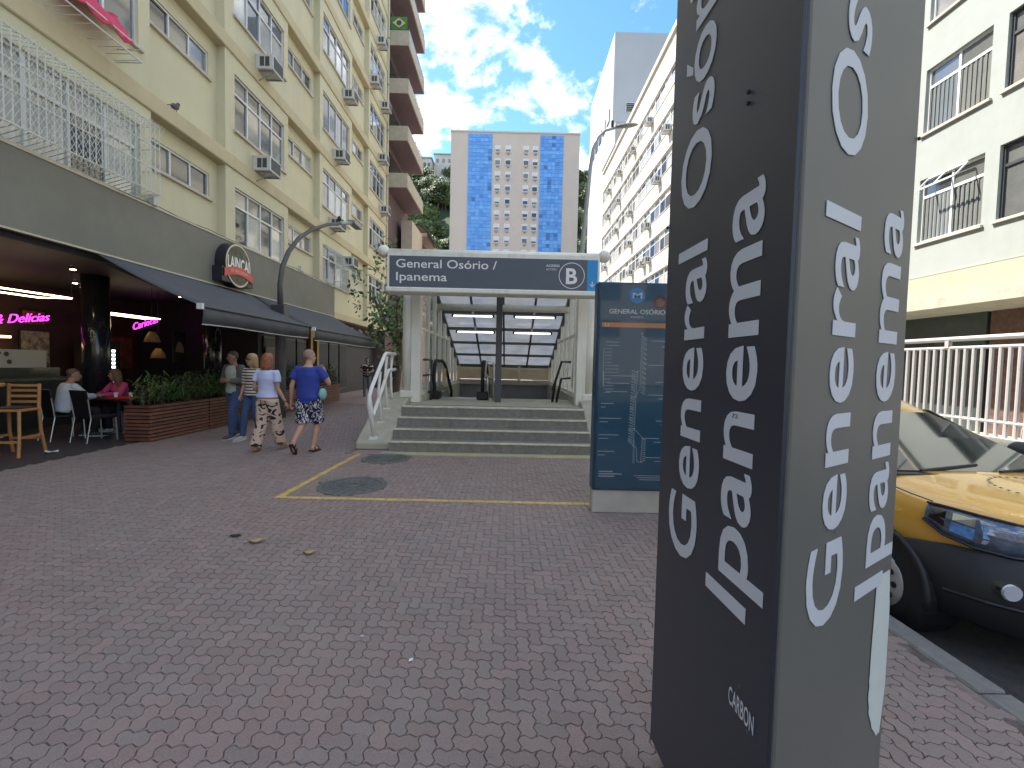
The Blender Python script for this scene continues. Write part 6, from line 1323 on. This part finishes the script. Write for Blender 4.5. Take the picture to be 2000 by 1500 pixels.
# woman in stripes
person('blonde woman in a black and cream striped top and jeans wearing sunglasses', (-5.02, 8.78, 0), R(165), dict(
    elL=(-.21, -.05, 1.12), wrL=(-.22, .0, .9), elR=(.21, .0, 1.12), wrR=(.18, .12, .9), headyaw=R(-28), knL=(-.09, .02, .5), anL=(-.1, -.12, .1), toeL=(-.12, .06, .03), knR=(.09, .12, .5), anR=(.1, .16, .085), toeR=(.12, .34, .03)), fem=True, scale=.97, skin=(.46, .27, .18),
    top=dict(mat=pattern('stripe_top', (.03, .03, .035), (.62, .58, .46), 'stripe', 17, .42, None), sleeve=.62, grow=.016, t0=-.08), bottom=dict(mat=jeans, len=.97, grow=.008), shoes=dict(mat=M('shoe_pale', (.36, .38, .38), .7)), hair=dict(shape='bob', mat=M('hair_blonde', (.34, .22, .10), .5, var=.4, vs=30)),
    extras=lambda t, D, H, Rm: MB().tube([H + Rm @ Vector((-.075, .02, .014)), H + Rm @ Vector((-.05, .094, .014)), H + Rm @ Vector((0, .102, .014)), H + Rm @ Vector((.05, .094, .014)), H + Rm @ Vector((.075, .02, .014))], [.006, .018, .01, .018, .006], 6).build('sunglasses', black_m, t))
SIT = dict(pelvis=(0, 0, .56), neck=(0, .10, 1.06), head=(0, .16, 1.21), shL=(-.185, .09, 1.0), shR=(.185, .09, 1.0), elL=(-.25, .24, .80), elR=(.25, .24, .80), wrL=(-.12, .44, .80), wrR=(.12, .44, .80), hipL=(-.09, .02, .54), hipR=(.09, .02, .54), knL=(-.13, .44, .52), knR=(.13, .44, .52), anL=(-.13, .36, .085), anR=(.13, .4, .085), toeL=(-.15, .54, .03), toeR=(.15, .58, .03), pnL=(0, 0, -1), pnR=(0, 0, -1))
person('man in a white striped shirt sitting with his back to the pavement', (-8.35, 8.40, 0), R(-22), dict(SIT, headyaw=R(-30)), skin=(.36, .2, .13), top=dict(mat=fab('white_shirt', (.52, .54, .58)), sleeve=.95, grow=.028, t0=-.1), bottom=dict(mat=fab('dark_trousers', (.015, .015, .02)), len=.97), shoes=dict(mat=M('trainer_black', (.03, .03, .03), .6)), hair=dict(shape='short', mat=M('hair_brown', (.10, .055, .03), .6)))
person('woman with long wavy hair in a pink shirt sitting behind the red tray', (-8.28, 9.62, 0), R(165), dict(SIT, headyaw=R(-40), wrL=(-.02, .44, .80), wrR=(.1, .42, .80)), fem=True, scale=.98, skin=(.45, .26, .18), top=dict(mat=fab('pink', (.55, .06, .17)), sleeve=.95, grow=.02, t0=-.1), bottom=dict(mat=fab('dark_trousers', (.015, .015, .02)), len=.97), shoes=dict(mat=M('shoe_white', (.5, .5, .48), .6)), hair=dict(shape='long', mat=M('hair_wavy', (.16, .085, .04), .5, var=.4, vs=30)))
black_chair('black leather café chair under the woman in pink', -8.28, 9.64, R(165))
HIGH = {k: ((v[0], v[1], v[2] + .27) if isinstance(v, tuple) and k[:2] not in ('pn', 'an', 'to') else v) for k, v in SIT.items()}; HIGH.update(anL=(-.13, .36, .34), anR=(.13, .4, .34), toeL=(-.15, .54, .29), toeR=(.15, .58, .29))
person('person in a blue shirt leaning on the tall pine table', (-8.62, 6.98, 0), R(-95), HIGH, skin=(.48, .28, .2), top=dict(mat=fab('mid_blue', (.06, .13, .25)), sleeve=.4, grow=.02, t0=-.1), bottom=dict(mat=jeans, len=.97), shoes=dict(mat=M('trainer_black', (.03, .03, .03))), hair=dict(shape='short', mat=M('hair_brown', (.1, .055, .03))))
bar_chair('pine bar chair under the person in the blue shirt', -8.68, 6.98, R(85))
person('distant walker in a navy top and white shorts seen through the white handrail', (-5.15, 20.2, 0), R(10), dict(knL=(-.1, .1, .5), anL=(-.1, .2, .1), toeL=(-.12, .38, .03), anR=(.1, -.2, .12), toeR=(.12, -.04, .03)), skin=(.3, .17, .11), top=dict(mat=fab('navy', (.012, .016, .045)), sleeve=.42, grow=.02), bottom=dict(mat=fab('white_shorts', (.6, .6, .58)), len=.45, grow=.03), shoes=dict(mat=M('trainer_black', (.03, .03, .03))), hair=dict(shape='short', mat=M('hair_dark', (.02, .016, .014))))
person('distant person in a black top and cap standing past the last planter', (-6.35, 20.0, 0), R(200), dict(elL=(-.26, .1, 1.15), wrL=(-.1, .28, 1.1), elR=(.26, .1, 1.15), wrR=(.1, .28, 1.1)), skin=(.35, .2, .13), top=dict(mat=pattern('black_white_top', (.02, .02, .022), (.7, .7, .7), 'blot', 5, .6, None), sleeve=.42, grow=.02), bottom=dict(mat=fab('grey_jeans', (.16, .17, .2)), len=.97), shoes=dict(mat=M('trainer_black', (.03, .03, .03))), hair=dict(shape='short', mat=black_m))
